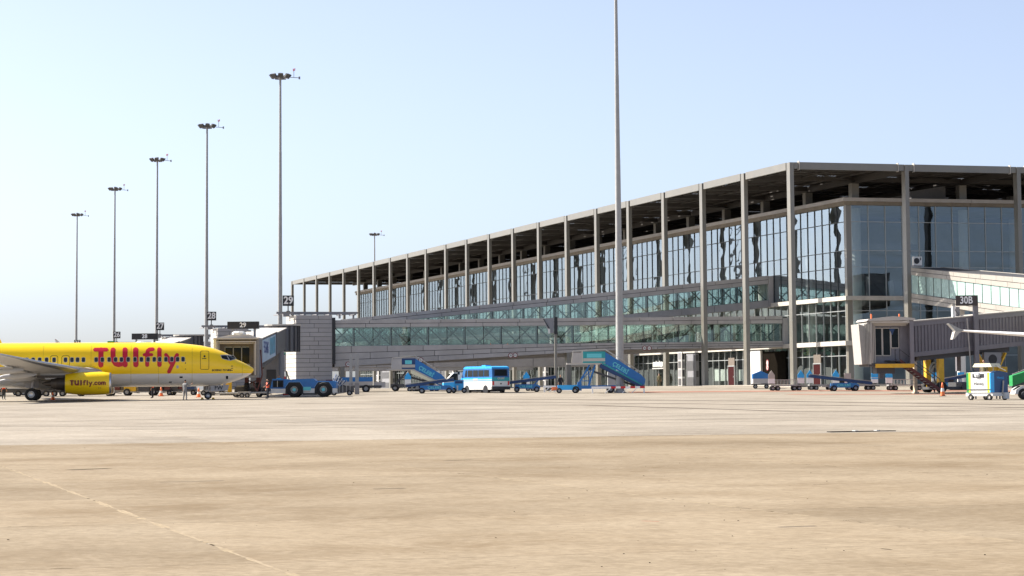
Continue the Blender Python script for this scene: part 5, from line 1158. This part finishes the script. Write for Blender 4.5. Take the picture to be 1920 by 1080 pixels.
# --- belt loaders
def belt(label, px, py, x0, z0, x1, z1, cx0, cx1, rz=0.0, txt=True, body='blue', beamm='dblue', group='belt loaders'):
    p = G(px, py); c = thing('belt_loader', label, 'belt loader', p + Vector((0, .9, 0)), rz, group); W = .55
    d = Vector((x1 - x0, 0, z1 - z0)).normalized()
    M().bar((x0, -W, z0), (x1, -W, z1), .12, .26).bar((x0, W, z0), (x1, W, z1), .12, .26).make('conveyor_beam', K[beamm], c)
    M().bar((x0 + .05, 0, z0 + .12), (x1 - .05, 0, z1 + .12), 2 * W - .15, .07, up=(0, 0, 1)).make('belt', K['dgrey'], c)
    M().bar((x0, -W - .03, z0 + .2), (x1, -W - .03, z1 + .2), .05, .05).make('side_rail', K['galv'], c)
    M().prism([(cx0, .35), (cx0 + .1, .8), (cx1 - .3, .8), (cx1, .6), (cx1, .35)], 'y', -.8, .8).make('chassis', K[body], c)
    t = .62; pv = Vector((lerp(x0, x1, t), 0, lerp(z0, z1, t)))
    for y in (-.5, .5): M().bar((lerp(cx0, cx1, .75), y, .7), (pv.x, y, pv.z - .1), .1).make('lift_strut', K['blue'], c)
    for x in (cx0 + .25, cx1 - .35):
        for y in (-.72, .72): wheel(c, x, y, .3, .2)
    M().box(cx0 - .9, cx0, -.3, .3, .42, .52).make('drawbar', K['galv'], c)
    M().box(lerp(cx0, cx1, .3), lerp(cx0, cx1, .3) + .45, -.75, -.3, .8, 1.02).make('seat', K['black'], c)
    if txt: pn = M().box(cx0 + .25, cx1 - .55, -.815, -.801, .4, .76).make('name_panel', K['blue'], c); lit('ÇELEBİ', .3, 'cyan', pn, ((cx0 + cx1 - .3) / 2, -.82, .575), bold=.02, sx=1.4)
    return c
s = 18.7
belt('blue belt loader with its belt raised toward the minibus front, beside the small stairs', 805, 738, -2.3, .75, 2.4, 1.35, -1.0, 2.3)
belt('blue belt loader between minibus and tall mast, belt rising right', 985, 735.5, -1.6, .95, 3.1, 1.5, -1.1, 1.5)
belt('blue belt loader with belt sloping down right, in front of the terminal corner', 1583, 733.5, -3.3, 1.5, 2.8, .75, -1.2, 1.5)
belt('dark belt loader parked behind the yellow jet bridge leg', 1790, 731.5, -1.4, .9, 2.0, 1.5, -1.3, 1.4, body='dblue')
# --- passenger stairs
def stairs(label, px, py, zp, xp0, xp1, xe, ze, th, ch0, ch1, platm, scis, awn, roof):
    p = G(px, py); c = thing('passenger_stairs', label, 'passenger stairs', p + Vector((0, 1.2, 0)), 0, 'passenger stairs'); W = 1.0
    for y, nm in ((-W, 'side_panel'), (W, 'side_panel')):
        sp_ = M().prism([(xp1, zp - .15), (xp1, zp + 1.0), (xe, ze + 1.0), (xe + .4, ze + .55), (xe + .3, ze), ], 'y', y - .03, y + .03).make(nm, K['blue'], c)
        M().prism([(xp1 - .5, zp - .5), (xp1 - .45, zp - .12), (xe + .1, ze + .02), (xe + .25, ze - .15), (xe - .3, ze - .12)], 'y', y - .05, y + .05).make('stringer', K['dblue' if th == 'teal' else th], c); M().bar((xp1 - .3, y * 1.056, zp - .1), (xe + .05, y * 1.056, ze + .03), .02, .13).make('stripe', K['teal' if th == 'teal' else 'cladw'], c)
    n = 14
    for i in range(n):
        t = (i + .5) / n; M().box(lerp(xp1, xe, t) - .17, lerp(xp1, xe, t) + .17, -W + .06, W - .06, lerp(zp, ze, t) - .22, lerp(zp, ze, t) - .17).make('step', K['galv'], c)
    M().box(xp0 - 1.6, xp1, -W, W, zp - .2, zp - .06).make('platform', K['cladw'], c)
    for y in (-W, W):
        pn = M().box(xp0, xp1, y - .04, y + .04, zp - .05, zp + 1.05).make('platform_panel', K[platm], c)
        M().box(xp0 + .02, xp1 - .02, y - .05, y + .05, zp + .1, zp + .4).make('white_band', K['cladw'], pn); M().box(xp0 + .35, xp1 - .35, y - .052, y + .052, zp + .45, zp + .85).make('emblem', K['cyan'], pn)
        M().box(xp0 - 1.05, xp0 - .12, y - .03, y + .03, zp - .05, zp + .95).make('clear_screen', K['clad'], c)
        M().bar((xp0 - 1.1, y, zp), (xp0 - .98, y, zp + 1.05), .07).bar((xp0 - .06, y, zp), (xp0 - .06, y, zp + 1.2), .07).bar((xp0 - 1.0, y, zp + 1.12), (xp1, y, zp + 1.3), .05).bar((xp1, y, zp + 1.3), (xe, y, ze + 1.25), .05).make('handrail', K['cladw'], c)
    if roof: M().box(xp0 - .2, xp1, -W, W, zp + 1.32, zp + 1.4).make('head_rail', K['galv'], c)
    M().box(ch0, ch1, -.9, .9, .42, .75).make('chassis', K['blue' if scis == 'blue' else 'dgrey'], c)
    for x in (ch0 + .5, ch1 - .5):
        for y in (-.8, .8): wheel(c, x, y, .36, .24)
    xs0 = lerp(xp0, xp1, .2)
    for y in (-.7, .7):
        M().bar((xs0 - 1.0, y, .7), (xs0 + .2, y, zp - .25), .13).bar((xs0 + .1, y, .7), (xs0 + .75, y, zp - .25), .13).bar((xs0 - .75, y, 1.2), (xs0 + .25, y, 1.2), .08).bar((xs0 - .75, y, 1.2), (xs0 + .6, y, zp - .6), .06).bar((xs0 + .25, y, 1.2), (xs0, y, zp - .6), .06).make('support_frame', K[scis], c)
    M().bar((xs0 + .6, -.3, zp - .9), (xe - .6, -.3, .7), .2).make('lift_ram', K['dgrey'], c)
    lit('ÇELEBİ', .55, 'cyan', c, (lerp(xp1, xe, .42), -W - .04, lerp(zp, ze, .42) + .36), bold=.02, shear=0).rotation_euler = (math.pi / 2, -math.atan2(ze - zp, xe - xp1), 0)
    return c
s = 19.3
stairs('large blue passenger stairs facing left, its foot behind the tall mast', 1128, 737, 3.0, -1.75, .4, 3.9, .75, 'teal', -3.0, 1.4, 'teal', 'blue', True, False)
s = 18.6
stairs('smaller blue passenger stairs with grey platform left of the minibus', 775, 733.5, 2.35, -1.2, .2, 2.9, .7, 'cream', -2.4, .9, 'dblue', 'dgrey', False, True)
p = G(1064, 737.5); pw_ = thing('baggage_tractor', 'light blue flat tractor coupled to the large stairs', 'tractor', p + Vector((0, .9, 0)), 0)
M().box(-.95, 1.0, -.6, .6, .32, .8).make('body', K['lblue'], pw_); M().box(-1.5, -.95, -.5, .5, .3, .62).make('front', K['orange'], pw_); M().box(1.0, 1.4, -.5, .5, .25, 1.1).make('rear_block', K['blue'], pw_)
for x in (-.8, .75): wheel(pw_, x, -.58, .26, .2)
# --- dollies with end boards
def dolly(label, px0, px1, py, kinds, m0, rail=True, dy=.7):
    a, b = G(px0, py), G(px1, py); c = thing('baggage_dolly', label, 'baggage cart', (a + b) / 2 + Vector((0, dy, 0)), 0, 'baggage dollies with end boards'); L = (b - a).length
    M().box(-L / 2, L / 2, -.7, .7, .46, .58).make('deck', K['galv'], c)
    for x in (-L / 2 + .2, -L / 2 + .7, L / 2 - .7, L / 2 - .2): wheel(c, x, -.6 if (abs(x) * 10) % 2 else -.6, .24, .16); wheel(c, x, .6, .24, .16)
    for i, kd in enumerate(kinds):
        x = (-L / 2 + .05, L / 2 - .05)[i]
        if kd == '': continue
        w_, z0, z1 = .33, .72, 1.55
        body = M().prism([(x - w_, z0), (x + w_, z0), (x + w_, z1), (x - w_, z1)], 'y', -.74, -.68).make('end_board', K['boardw'], c)
        top = M()
        if kd[0] == 'h': top.prism([(x - w_, z1 - .35), (x + w_, z1 - .35), (x + w_, z1), (x, z1 + .48), (x - w_, z1)], 'y', -.76, -.66)
        else: top.prism([(x - w_, z1 - .45), (x + w_, z1 - .45), (x + w_, z1 + .15), (x - w_, z1 + .15)], 'y', -.76, -.66)
        top.make('board_top', K[m0[i]], body)
        M().box(x - w_, x - w_ + .06, -.72, -.69, .5, .72).box(x + w_ - .06, x + w_, -.72, -.69, .5, .72).make('board_feet', K['galv'], body)
        if m0[i] != 'cladw': M().box(x - w_ - .002, x + w_ + .002, -.765, -.66, 1.2, 1.26).make('board_stripe', K['white'], body)
    if rail:
        for y in (-.68, .68):
            r_ = M().bar((-L / 2 + .5, y, 1.08), (L / 2 - .5, y, 1.08), .05)
            for i in range(8): x = lerp(-L / 2 + .5, L / 2 - .5, i / 7); r_.bar((x, y, .56), (x, y, 1.08), .04)
            r_.make('side_rail', K['cladw'], c)
    M().bar((L / 2, 0, .45), (L / 2 + .55, 0, .4), .07).make('drawbar', K['dgrey'], c)
    return c
dolly('railed baggage dolly with a plain white left board, in front of the dark garage opening', 1447, 1502, 732.5, ('h', 'h'), ('cladw', 'lblue'))
dolly('baggage dolly with blue pointed boards behind the sloping belt loader', 1522, 1572, 731.5, ('h', 'h'), ('lblue', 'lblue'), False, 2.2)
dolly('baggage dolly with square blue and white boards under the jet bridge cab', 1593, 1644, 731.8, ('r', 'r'), ('cladw', 'lblue'), False, 1.9)
dolly('railed baggage dolly with a bright blue pointed board below the jet bridge tunnel', 1667, 1728, 732, ('h', ''), ('lblue', 'lblue'))
dolly('baggage dolly whose pale boards stand behind the small stairs and belt loader', 764, 820, 734, ('h', 'h'), ('lblue', 'lblue'), False, 2.2)
dolly('baggage dolly with one pointed blue board behind the middle belt loader', 987, 1040, 733.5, ('h', ''), ('lblue', 'lblue'), False, 2.0)
dolly('baggage dolly with square boards behind the yellow leg, far right', 1755, 1806, 730, ('r', 'r'), ('lblue', 'lblue'), False, 1.5)
# --- blue half-tent container trailer
p = G(1427, 729); ct = thing('baggage_container', 'blue pitched container on a trailer beside the white pier', 'container', p + Vector((0, 1, 0)), 0)
M().box(-.78, .78, -.7, .7, .55, 1.05).make('lower_box', K['clad'], ct); M().prism([(-.8, 1.05), (.8, 1.05), (.8, 1.5), (0.05, 1.85), (-.8, 1.5)], 'y', -.72, .72).make('hood', K['blue'], ct); M().box(-.95, .95, -.72, .72, .4, .54).make('trailer', K['dgrey'], ct)
M().prism([(.8, 1.06), (.8, 1.5), (1.2, 1.4), (1.2, 1.0)], 'y', -.6, .7).make('side_flap', K['dgrey'], ct)
for x in (-.55, .6): wheel(ct, x, -.6, .24, .15)
# --- barriers round the mast foot
def barrier(label, px0, px1, py, braces, dy=0):
    a, b = G(px0, py), G(px1, py); L = (b - a).length; c = thing('barrier', label, 'barrier', (a + b) / 2 + Vector((0, dy, 0)), 0, 'red and white barriers'); n = max(5, int(L / .45)) | 1
    for i in range(n): x0, x1 = -L / 2 + L * i / n, -L / 2 + L * (i + 1) / n; M().box(x0, x1, -.05, .05, .46, .66).make('rail_segment', K['red'] if i % 2 == 0 and i not in (0, 2) else K['boardw'], c)
    for x in (-L / 2 + .08, L / 2 - .08): M().box(x - .07, x + .07, -.07, .07, 0, .459).make('leg', K['boardw'], c)
    for t in braces: M().bar((L * t - .25, 0, .02), (L * t + .25, 0, .46), .2, .06).make('brace', K['boardw'], c)
barrier('long red and white barrier across the foot of the tall mast', 1112, 1207, 737.3, (-.2, .12, .3)); barrier('short red and white barrier left of the docking post', 1020, 1048, 735.5, (-.3, .0, .3))
M().box(-.35, .35, -.3, .3, 0, 1.95).make('x_', K['clad'])
cab_ = bpy.data.objects['x_']; cab_.name = 'control_cabinet'; cab_.location = G(1148, 735.5) + Vector((0, 1.0, 0)); tag(cab_, 'grey electrical cabinet with white edge at the tall mast foot', 'cabinet')
M().box(-.42, -.351, -.32, .32, 0, 1.95).box(-.42, .4, -.34, .34, 1.95, 2.02).make('white_edge', K['white'], cab_)
# --- blue-sided truck and steel posts left of the small stairs
p = G(668, 736.5); tk = thing('flatbed_truck', 'blue and white sided truck behind twin grey posts', 'truck', p + Vector((0, 3, 0)), R_(4))
M().box(-1.7, 1.5, -.95, .95, .75, 1.15).make('lower_side', K['clad'], tk); M().box(-1.7, 1.5, -.97, .97, 1.15, 1.6).make('upper_side', K['blue'], tk); M().box(-1.8, 2.4, -.8, .8, .5, .74).make('chassis', K['dgrey'], tk); M().box(1.6, 2.8, -.7, .7, .55, 1.1).make('tail_box', K['clad'], tk)
M().box(-2.6, -1.8, -.9, .9, .5, 1.5).make('cab', K['dblue'], tk)
for x in (-1.6, .8): wheel(tk, x, -.85, .42, .26); 
for px, w_ in ((658, .42), (669.5, .5)):
    p = G(px, 739.5); o_ = thing('steel_post', 'grey steel post %s of the pair left of the blue-sided truck' % ('left' if px < 660 else 'right'), 'post', p, 0, 'twin grey posts'); H = P(px, 664, p.y).z - p.z
    M().box(-w_ / 3, w_ / 3, -.15, .15, 0, H).make('shaft', K['galv'], o_); M().box(-w_ * .42, w_ * .42, -.22, .22, 0, 1.1).make('sleeve', K['grey'], o_)
wr = thing('wrapped_pallet', 'plastic-wrapped bundle of poles right of the tug rear', 'pallet load', G(631, 742) + Vector((0, 1.2, 0)), 0)
for i in range(9): M().bar((-.5 + .1 * i, -.2 + .05 * i, .9), (-.15 + .12 * i, .1, 2.1 - .09 * i), .1, .06).make('wrapped_pole', K['wrap' if i % 2 else 'dblue'], wr)
M().box(-.6, 1.6, -.4, .4, .3, .9).make('cart_bed', K['dgrey'], wr)
for x in (-.3, 1.2): wheel(wr, x, -.4, .26, .15)
for i in range(4): M().bar((.2 + i * .35, -.45, .3), (.2 + i * .35, -.45, 1.5), .05).make('rack_bar', K['galv'], wr)

# --- white, green and blue water cart and green loader at the right edge
p = G(1853, 750.5); cx_ = thing('service_cart', 'white cart with lime stripes, green left end and dark blue right side', 'service cart', p + Vector((.2, 1.3, 0)), R_(38)); s = 25.6
# local x runs along the white face (towards right-front), y into depth
a, L = 0, 1.75
cx_.rotation_euler = (0, 0, R_(-50))
WL, WD = 1.1, .95                                      # half length of white face, half depth of blue face
body = M().prism([(-WL, .55), (WL, .55), (WL, 2.0), (.5, 2.05), (-WL, 2.0)], 'y', -WD, WD).make('white_body', K['white'], cx_)
M().box(WL + .002, WL + .03, -WD, WD, .55, 1.98).make('blue_side', mat('deep_blue_panel', (.004, .055, .17), .35, 0, .08), cx_); M().prism([(-WD, 1.98), (WD, 1.98), (0, 2.12)], 'x', WL - .4, WL + .03).make('blue_top', MATS['deep_blue_panel'], cx_)
M().box(WL + .031, WL + .035, -WD, -WD + .35, .56, 1.97).make('light_blue_edge', K['lblue'], cx_)
for x0, x1, m in ((-WL - .002, -WL + .2, 'green'), (-WL + .2, -WL + .36, 'lime'), (WL - .3, WL - .1, 'lime'), (WL - .1, WL + .001, 'lblue')): M().box(x0, x1, -WD - .012, -WD + .0, .56, 1.98).make('stripe', K[m], cx_)
M().box(-WL, WL, -WD - .02, -WD + .1, .72, .8).make('rub_rail', K['dgrey'], cx_)
M().box(-WL + .55, WL - .6, -WD - .015, -WD - .001, 1.62, 1.9).make('hose_hatch', K['black'], cx_); M().ball((-.1, -WD, 1.82), (.3, .15, .22), 7).make('wrapped_hose', K['wrap'], cx_)
lit('Havaş', .3, 'dgrey', cx_, (0.0, -WD - .022, 1.2), sx=1.2); lit('Havaş', .26, 'lblue', cx_, (WL + .037, .1, 1.62), (math.pi / 2, 0, math.pi / 2), sx=1.2)
M().box(-WL - .15, WL + .1, -WD + .05, WD - .05, .3, .545).make('chassis', K['white'], cx_)
M().prism([(-WL + .2, 2.4), (WL - .25, 2.4), (WL - .4, 2.66), (-WL + .4, 2.66)], 'y', -.5, .6).make('canopy', K['cream'], cx_)
for x in (-.5, .6): M().tube((x, 0, 2.0), (x, 0, 2.41), .03, n=6).make('canopy_post', K['cladw'], cx_)
M().bar((.8, 0, 2.5), (1.5, .3, 2.12), .05).make('canopy_stay', K['cladw'], cx_)
for x, y in ((-WL + .3, -WD + .1), (WL - .2, -WD + .1), (-WL + .3, WD - .1), (WL - .2, WD - .1)): wheel(cx_, x, y, .23, .18, 'cladw')
M().box(WL + .04, WL + .3, .3, .75, .1, .55).make('step_box', K['white'], cx_); M().bar((WL + .12, .2, .45), (WL + .12, .35, 1.4), .08).make('prop_arm', K['cladw'], cx_)
p = G(1912, 749.5); gl_ = thing('belt_loader', 'green and yellow belt loader cut by the right edge', 'belt loader', p + Vector((1.2, 1.5, 0)), 0, 'belt loaders')
M().prism([(-1.5, 1.0), (3.2, 2.6), (3.2, 3.2), (-1.5, 1.75)], 'y', -.6, .6).make('conveyor_side', K['green'], gl_); M().prism([(-.35, 1.35), (-.1, 1.43), (.25, 2.25), (.95, 2.46), (.95, 2.58), (.1, 2.32)], 'y', -.615, -.601).make('yellow_chevron', K['yellow'], gl_)
M().prism([(-1.55, .85), (3.2, 2.4), (3.2, 2.58), (-1.55, .99)], 'y', -.55, .55).make('conveyor_frame', K['dgrey'], gl_); M().bar((-1.5, -.6, 1.85), (2.5, -.6, 3.35), .06).make('handrail', K['cladw'], gl_)
M().prism([(-1.4, .4), (-1.3, .75), (-.9, 1.0), (.2, 1.0), (.4, .8), (4, .8), (4, .4)], 'y', -.85, .85).make('chassis', K['white'], gl_); M().box(.3, 4, -.86, .86, .42, .7).make('engine_panel', K['dgrey'], gl_)
for x in (-.75, 2.6): wheel(gl_, x, -.75, .42, .3, 'dgrey')
# --- small clutter along the terminal foot
def wallbox(label, px0, px1, py0, py1, m, off=.6, name='utility_cabinet', cat='cabinet'):
    y1, zt = onx(px0, py0, XA - off); y0, zb = onx(px1, py1, XA - off); w_ = TW(XA - off, (y0 + y1) / 2, GT); c = thing(name, label, cat, w_, TH); h = (y1 - y0) / 2
    zb = max(zb - GT, 0); zt = zt - GT
    M().box(-.25, .25, -h, h, zb, zt).make('casing', K[m], c); M().box(-.27, -.251, -h + .1, h - .1, zb + .1, zt - .2).make('door_panel', K['clad' if m == 'white' else 'dgrey'], c)
    n_ = 4
    for i in range(n_): za_, zb2 = lerp(zb, zt, i / n_) + .12, lerp(zb, zt, (i + 1) / n_) - .12; M().box(-.17, .17, -h - .02, -h + .02, za_, zb2).make('recess', K['dgrey' if i % 2 else 'grey'], c); M().box(-.29, -.271, -h * .7, h * .7, za_, zb2).make('shelf_front', K['grey' if i % 2 else 'dgrey'], c)
    if zb > .2: M().box(-.2, .2, -.1, .1, 0, zb).make('stand', K['clad'], c)
    return c
for a in (('tall white steel rack with boxes at the terminal foot', 1274, 1282, 660, 724, 'white'), ('grey-blue container door unit at the terminal foot', 1290, 1308, 664, 724, 'grey'), ('white rack frame behind the short barrier', 1012, 1026, 668, 730, 'white'),
          ('grey-blue locker behind the small stairs', 716, 738, 690, 728, 'grey'), ('white switch box left of the small stairs', 702, 712, 686, 722, 'white'), ('dark kiosk wall behind the minibus', 812, 838, 682, 724, 'dgrey'),
          ('white switch box above the van', 842, 852, 676, 700, 'white')): wallbox(*a)
# lit entrance sign
y_, z_ = onx(1234, 683.5, XA - .25); w_ = TW(XA - .25, y_, z_); es = thing('entrance_sign', 'pale sign with white lettering above the dark ground-floor doorway', 'sign', w_, TH)
M().box(-.06, .06, -2.1, 2.1, -.3, .35).make('panel', mat('pale_sign', (.42, .43, .4), .5), es); t_ = text('GİRİŞ', .75, K['white2'], es, (-.07, 0, 0.02), (math.pi / 2, 0, -math.pi / 2), sx=1.7, bold=.02)
M().box(-.05, .3, -2.3, 2.3, -.62, -.45).make('lintel', K['clad'], es)
# service signs on the garage wall
for py, nm in ((680.5, 'round white prohibition disc on the dark garage wall, upper'), (688.5, 'round prohibition disc with a bar on the dark garage wall, lower')):
    y_, z_ = onx(1439.5, py, XA - .24); sg = thing('prohibition_disc', nm, 'sign', TW(XA - .26, y_, z_), TH); M().tube((-.03, 0, 0), (0, 0, 0), .42, n=18).make('ring', MATS['dark_red_ring'], sg); M().tube((-.04, 0, 0), (-.031, 0, 0), .3, n=18).make('disc', K['clad'], sg)
    if '688' in str(py): M().bar((-.05, -.25, -.15), (-.05, .25, .15), .08, .02).make('bar', K['red'], sg)

# --- more of the equipment seen under the belly, and the hut below the rotunda
for px, lab, body in ((12, 'brown-loaded dolly at the far left edge under the wing', [(-1.2, 1.2, .42, .55, 'galv'), (-1.0, -.2, .55, 1.3, 'rust'), (0, 1.0, .55, 1.1, 'white')]), (60, 'dolly with white boxes hidden behind the main wheels', [(-1.2, 1.2, .42, .55, 'dgrey'), (-1.1, .2, .55, 1.15, 'white'), (.3, 1.1, .55, 1.2, 'red')]),
                      (132, 'dolly with dark cases below the engine nacelle', [(-1.2, 1.2, .42, .55, 'dgrey'), (-1.1, 0, .55, 1.2, 'dgrey'), (.2, 1.1, .55, 1.0, 'dblue')]), (300, 'low dark dolly behind the orange cone under the belly', [(-1.0, 1.0, .42, .55, 'dgrey'), (-.9, .3, .55, 1.25, 'black'), (.4, .95, .55, 1.2, 'rust')]),
                      (398, 'dolly with pale cases right behind the nose wheel', [(-1.0, 1.0, .42, .55, 'galv'), (-.9, -.1, .55, 1.3, 'dgrey'), (.0, .9, .55, 1.1, 'cream')]), (478, 'dark battery trolley in front of the hut', [(-.9, .9, .42, .8, 'black'), (-.6, .2, .8, 1.2, 'dgrey')])):
    ground_cart('baggage_dolly' if px < 470 else 'battery_trolley', lab, 'baggage cart' if px < 470 else 'trolley', px, 741.5, 2.6, 1.1, body)
p = GY(505, 256); hut = thing('service_hut', 'dark grey service hut below the rotunda behind the tug cab', 'hut', p, 0)
M().box(-1.9, 1.1, -1, 1.5, 0, 4.3).make('wall', K['slate'], hut); M().box(-2.0, 1.2, -1.1, 1.6, 4.3, 4.42).make('roof', K['grey'], hut); M().box(-1.6, -.5, -1.03, -1.001, 2.3, 3.6).make('window', K['autog'], hut); M().box(-.2, .8, -1.04, -1.001, .1, 2.2).make('door', K['black'], hut)

# ================================================================== people
def person(label, base, rz, h, joints, cloth, trou, vest=None, arms=None, hairm='hair'):
    """one continuous skinned body; clothing bands by material index, head with face, hands with fingers"""
    P0 = thing('person', label, 'person', base, rz); k = h / 1.75
    J = dict(pel=(0, 0, .95), che=(0, .0, 1.3), nec=(0, -.01, 1.49), hd=(0, -.02, 1.64), sl=(-.19, 0, 1.42), sr=(.19, 0, 1.42), el=(-.25, .0, 1.14), er=(.25, 0, 1.14), wl=(-.26, -.06, .89), wr=(.26, -.06, .89), hl=(-.1, 0, .9), hr=(.1, 0, .9), kl=(-.11, -.02, .5), kr=(.11, -.02, .5), al=(-.12, .02, .09), ar=(.12, .02, .09), tl=(-.13, -.17, .04), tr=(.13, -.17, .04))
    J.update(joints)
    names = list(J); R = dict(pel=(.17, .12), che=(.19, .13), nec=(.06, .06), hd=(.05, .05), sl=(.085, .08), sr=(.085, .08), el=(.06, .06), er=(.06, .06), wl=(.042, .04), wr=(.042, .04), hl=(.11, .11), hr=(.11, .11), kl=(.075, .075), kr=(.075, .075), al=(.055, .055), ar=(.055, .055), tl=(.045, .04), tr=(.045, .04))
    E_ = [('pel', 'che'), ('che', 'nec'), ('nec', 'hd'), ('che', 'sl'), ('che', 'sr'), ('sl', 'el'), ('sr', 'er'), ('el', 'wl'), ('er', 'wr'), ('pel', 'hl'), ('pel', 'hr'), ('hl', 'kl'), ('hr', 'kr'), ('kl', 'al'), ('kr', 'ar'), ('al', 'tl'), ('ar', 'tr')]
    me = bpy.data.meshes.new('body'); me.from_pydata([tuple(c * k for c in J[n]) for n in names], [(names.index(a), names.index(b)) for a, b in E_], [])
    o = bpy.data.objects.new('body', me); COL.objects.link(o); md = o.modifiers.new('s', 'SKIN'); md.use_smooth_shade = True; o.modifiers.new('b', 'SUBSURF').levels = 1
    if not me.skin_vertices: 
        bm = bmesh.new(); bm.from_mesh(me); bm.verts.layers.skin.verify(); bm.to_mesh(me); bm.free()
    for i, n in enumerate(names): me.skin_vertices[0].data[i].radius = tuple(r * k for r in R[n]); me.skin_vertices[0].data[i].use_root = n == 'pel'
    bpy.context.view_layer.update()
    m2 = bpy.data.meshes.new_from_object(o.evaluated_get(bpy.context.evaluated_depsgraph_get())); bpy.data.objects.remove(o); m2.name = 'body'
    m2.materials.clear(); ms = [K[cloth], K[trou], K['skin'], K['black'], K[vest] if vest else K[cloth]]
    for m in ms: m2.materials.append(m)
    wl, wr = Vector(J['wl']) * k, Vector(J['wr']) * k
    for p in m2.polygons:
        c = p.center; z = c.z / k; q = 0
        if z < .1: q = 3
        elif z < .96 and abs(c.x) / k < .24: q = 1
        elif z > 1.5: q = 2
        elif vest and .98 < z < 1.45 and abs(c.x) / k < .19: q = 4
        if min((c - wl).length, (c - wr).length) < .09 * k: q = 2
        p.material_index = q; p.use_smooth = True
    b = bpy.data.objects.new('body', m2); COL.objects.link(b); b.parent = P0
    hx, hy, hz = [c * k for c in J['hd']]
    hd = M().ball((hx, hy - .005, hz + .03), (.078 * k, .098 * k, .118 * k), 12).ball((hx, hy - .1 * k, hz + .02), (.016, .022, .024), 6).ball((hx - .08 * k, hy, hz + .02), (.014, .025, .032), 6).ball((hx + .08 * k, hy, hz + .02), (.014, .025, .032), 6).make('head', K['skin'], b, smooth=True)
    M().ball((hx - .03, hy - .09 * k, hz + .045), (.013, .01, .009), 6).ball((hx + .03, hy - .09 * k, hz + .045), (.013, .01, .009), 6).make('eyes', K['black'], hd); M().ball((hx, hy - .093 * k, hz - .03), (.025, .008, .006), 6).make('mouth', mat('lips', (.3, .1, .08), .6, 0, 0), hd)
    M().ball((hx, hy + .022, hz + .075), (.086 * k, .098 * k, .09 * k), 10).make('hair', K[hairm], b, smooth=True)
    for wv, ev in ((wl, Vector(J['el']) * k), (wr, Vector(J['er']) * k)):
        d = (wv - ev).normalized(); sd = d.cross(Vector((0, 1, 0)));  sd = sd.normalized() if sd.length > .1 else Vector((1, 0, 0)); nn = sd.cross(d)
        hm = M().bar(wv, wv + d * .1, .08, .035, up=nn)
        for i, (o_, l_) in enumerate(((-.03, .065), (-.01, .08), (.01, .075), (.03, .055))): a0 = wv + d * .1 + sd * o_; a1 = a0 + d * l_ * .6; hm.tube(a0, a1, .009, n=5).tube(a1, a1 + d * l_ * .35 + nn * .018, .008, n=5)
        hm.tube(wv + d * .03 + sd * .035, wv + d * .085 + sd * .075, .011, n=5); hm.make('hand', K['skin'], b)
    return P0
MATS['overall'] = mat('grey_overall', (.2, .2, .205), .85, 0, .1); K['overall'] = MATS['overall']; K['hivis'] = mat('orange_red_vest', (.8, .12, .05), .7, 0, .1); K['navy'] = mat('navy_cloth', (.015, .018, .03), .85, 0, .1); K['khaki'] = mat('khaki_cloth', (.2, .17, .09), .85, 0, .3, 10)
person('person in grey overalls raising a hand, standing below the fuselage', G(347, 751), R_(150), 1.8, dict(el=(-.33, -.12, 1.24), wl=(-.45, -.3, 1.42), kl=(-.13, -.02, .5), al=(-.15, .02, .09), tl=(-.17, -.16, .04), kr=(.13, -.02, .5), ar=(.16, .03, .09), tr=(.2, -.15, .04)), 'overall', 'overall')
pp = G(502, 747.5); person('person in orange hi-vis vest and dark trousers at the front of the tug', pp, R_(-60), 1.75, dict(er=(.22, -.18, 1.18), wr=(.12, -.36, 1.1)), 'navy', 'navy', 'hivis')
person('person in pale shirt standing on the tug platform, only head and shoulders visible', G(516, 744) + Vector((0, 3.6, .32)), R_(20), 1.72, {}, 'lblue', 'navy')
person('person in dark blue standing behind the light blue tractor', G(1052, 734.5) + Vector((0, 3, 0)), R_(15), 1.7, {}, 'navy', 'navy')
yy_, _ = onx(1236, 715, XA - .8); q = TW(XA - .8, yy_, GT); person('person in khaki standing in the dark doorway', q, R_(-15), 1.8, {}, 'khaki', 'khaki')
person('person in light brown shirt behind the green belt loader', GY(1846, 181) + Vector((0, 0, 1.15)), R_(-30), 1.75, {}, 'khaki', 'khaki')
tb_ = thing('work_platform', 'low dark work platform behind the white and blue cart', 'platform', GY(1849, 181), 0); M().box(-1, 1, -.7, .7, 1.0, 1.15).make('deck', K['dgrey'], tb_)
for x in (-.9, .9):
    for y in (-.6, .6): M().box(x - .05, x + .05, y - .05, y + .05, 0, 1.0).make('leg', K['dgrey'], tb_)
person('person in orange hi-vis vest at the left edge behind the wing', GY(7, 224), R_(40), 1.75, {}, 'navy', 'navy', 'hivis')
person('person in orange hi-vis vest beside the belly dolly, far side of the aircraft', GY(286, 226), R_(-100), 1.75, {}, 'navy', 'navy', 'hivis')
for dx, dy in ((-.5, -.2), (.5, -.2)):
    p = NG + Vector((dx, dy, 0)); ck = M().prism([(-.14, 0), (.14, 0), (.04, .17), (-.04, .17)], 'y', -.18, .18).make('wheel_chock', K['yellow'], loc=p, label='yellow wheel chock %s the nose wheel' % ('behind' if dx < 0 else 'in front of'), cat='wheel chock', group='wheel chocks')
    M().tube((0, -.22, .06), (0, .22, .06), .02, n=6).make('rope_eye', K['black'], ck)
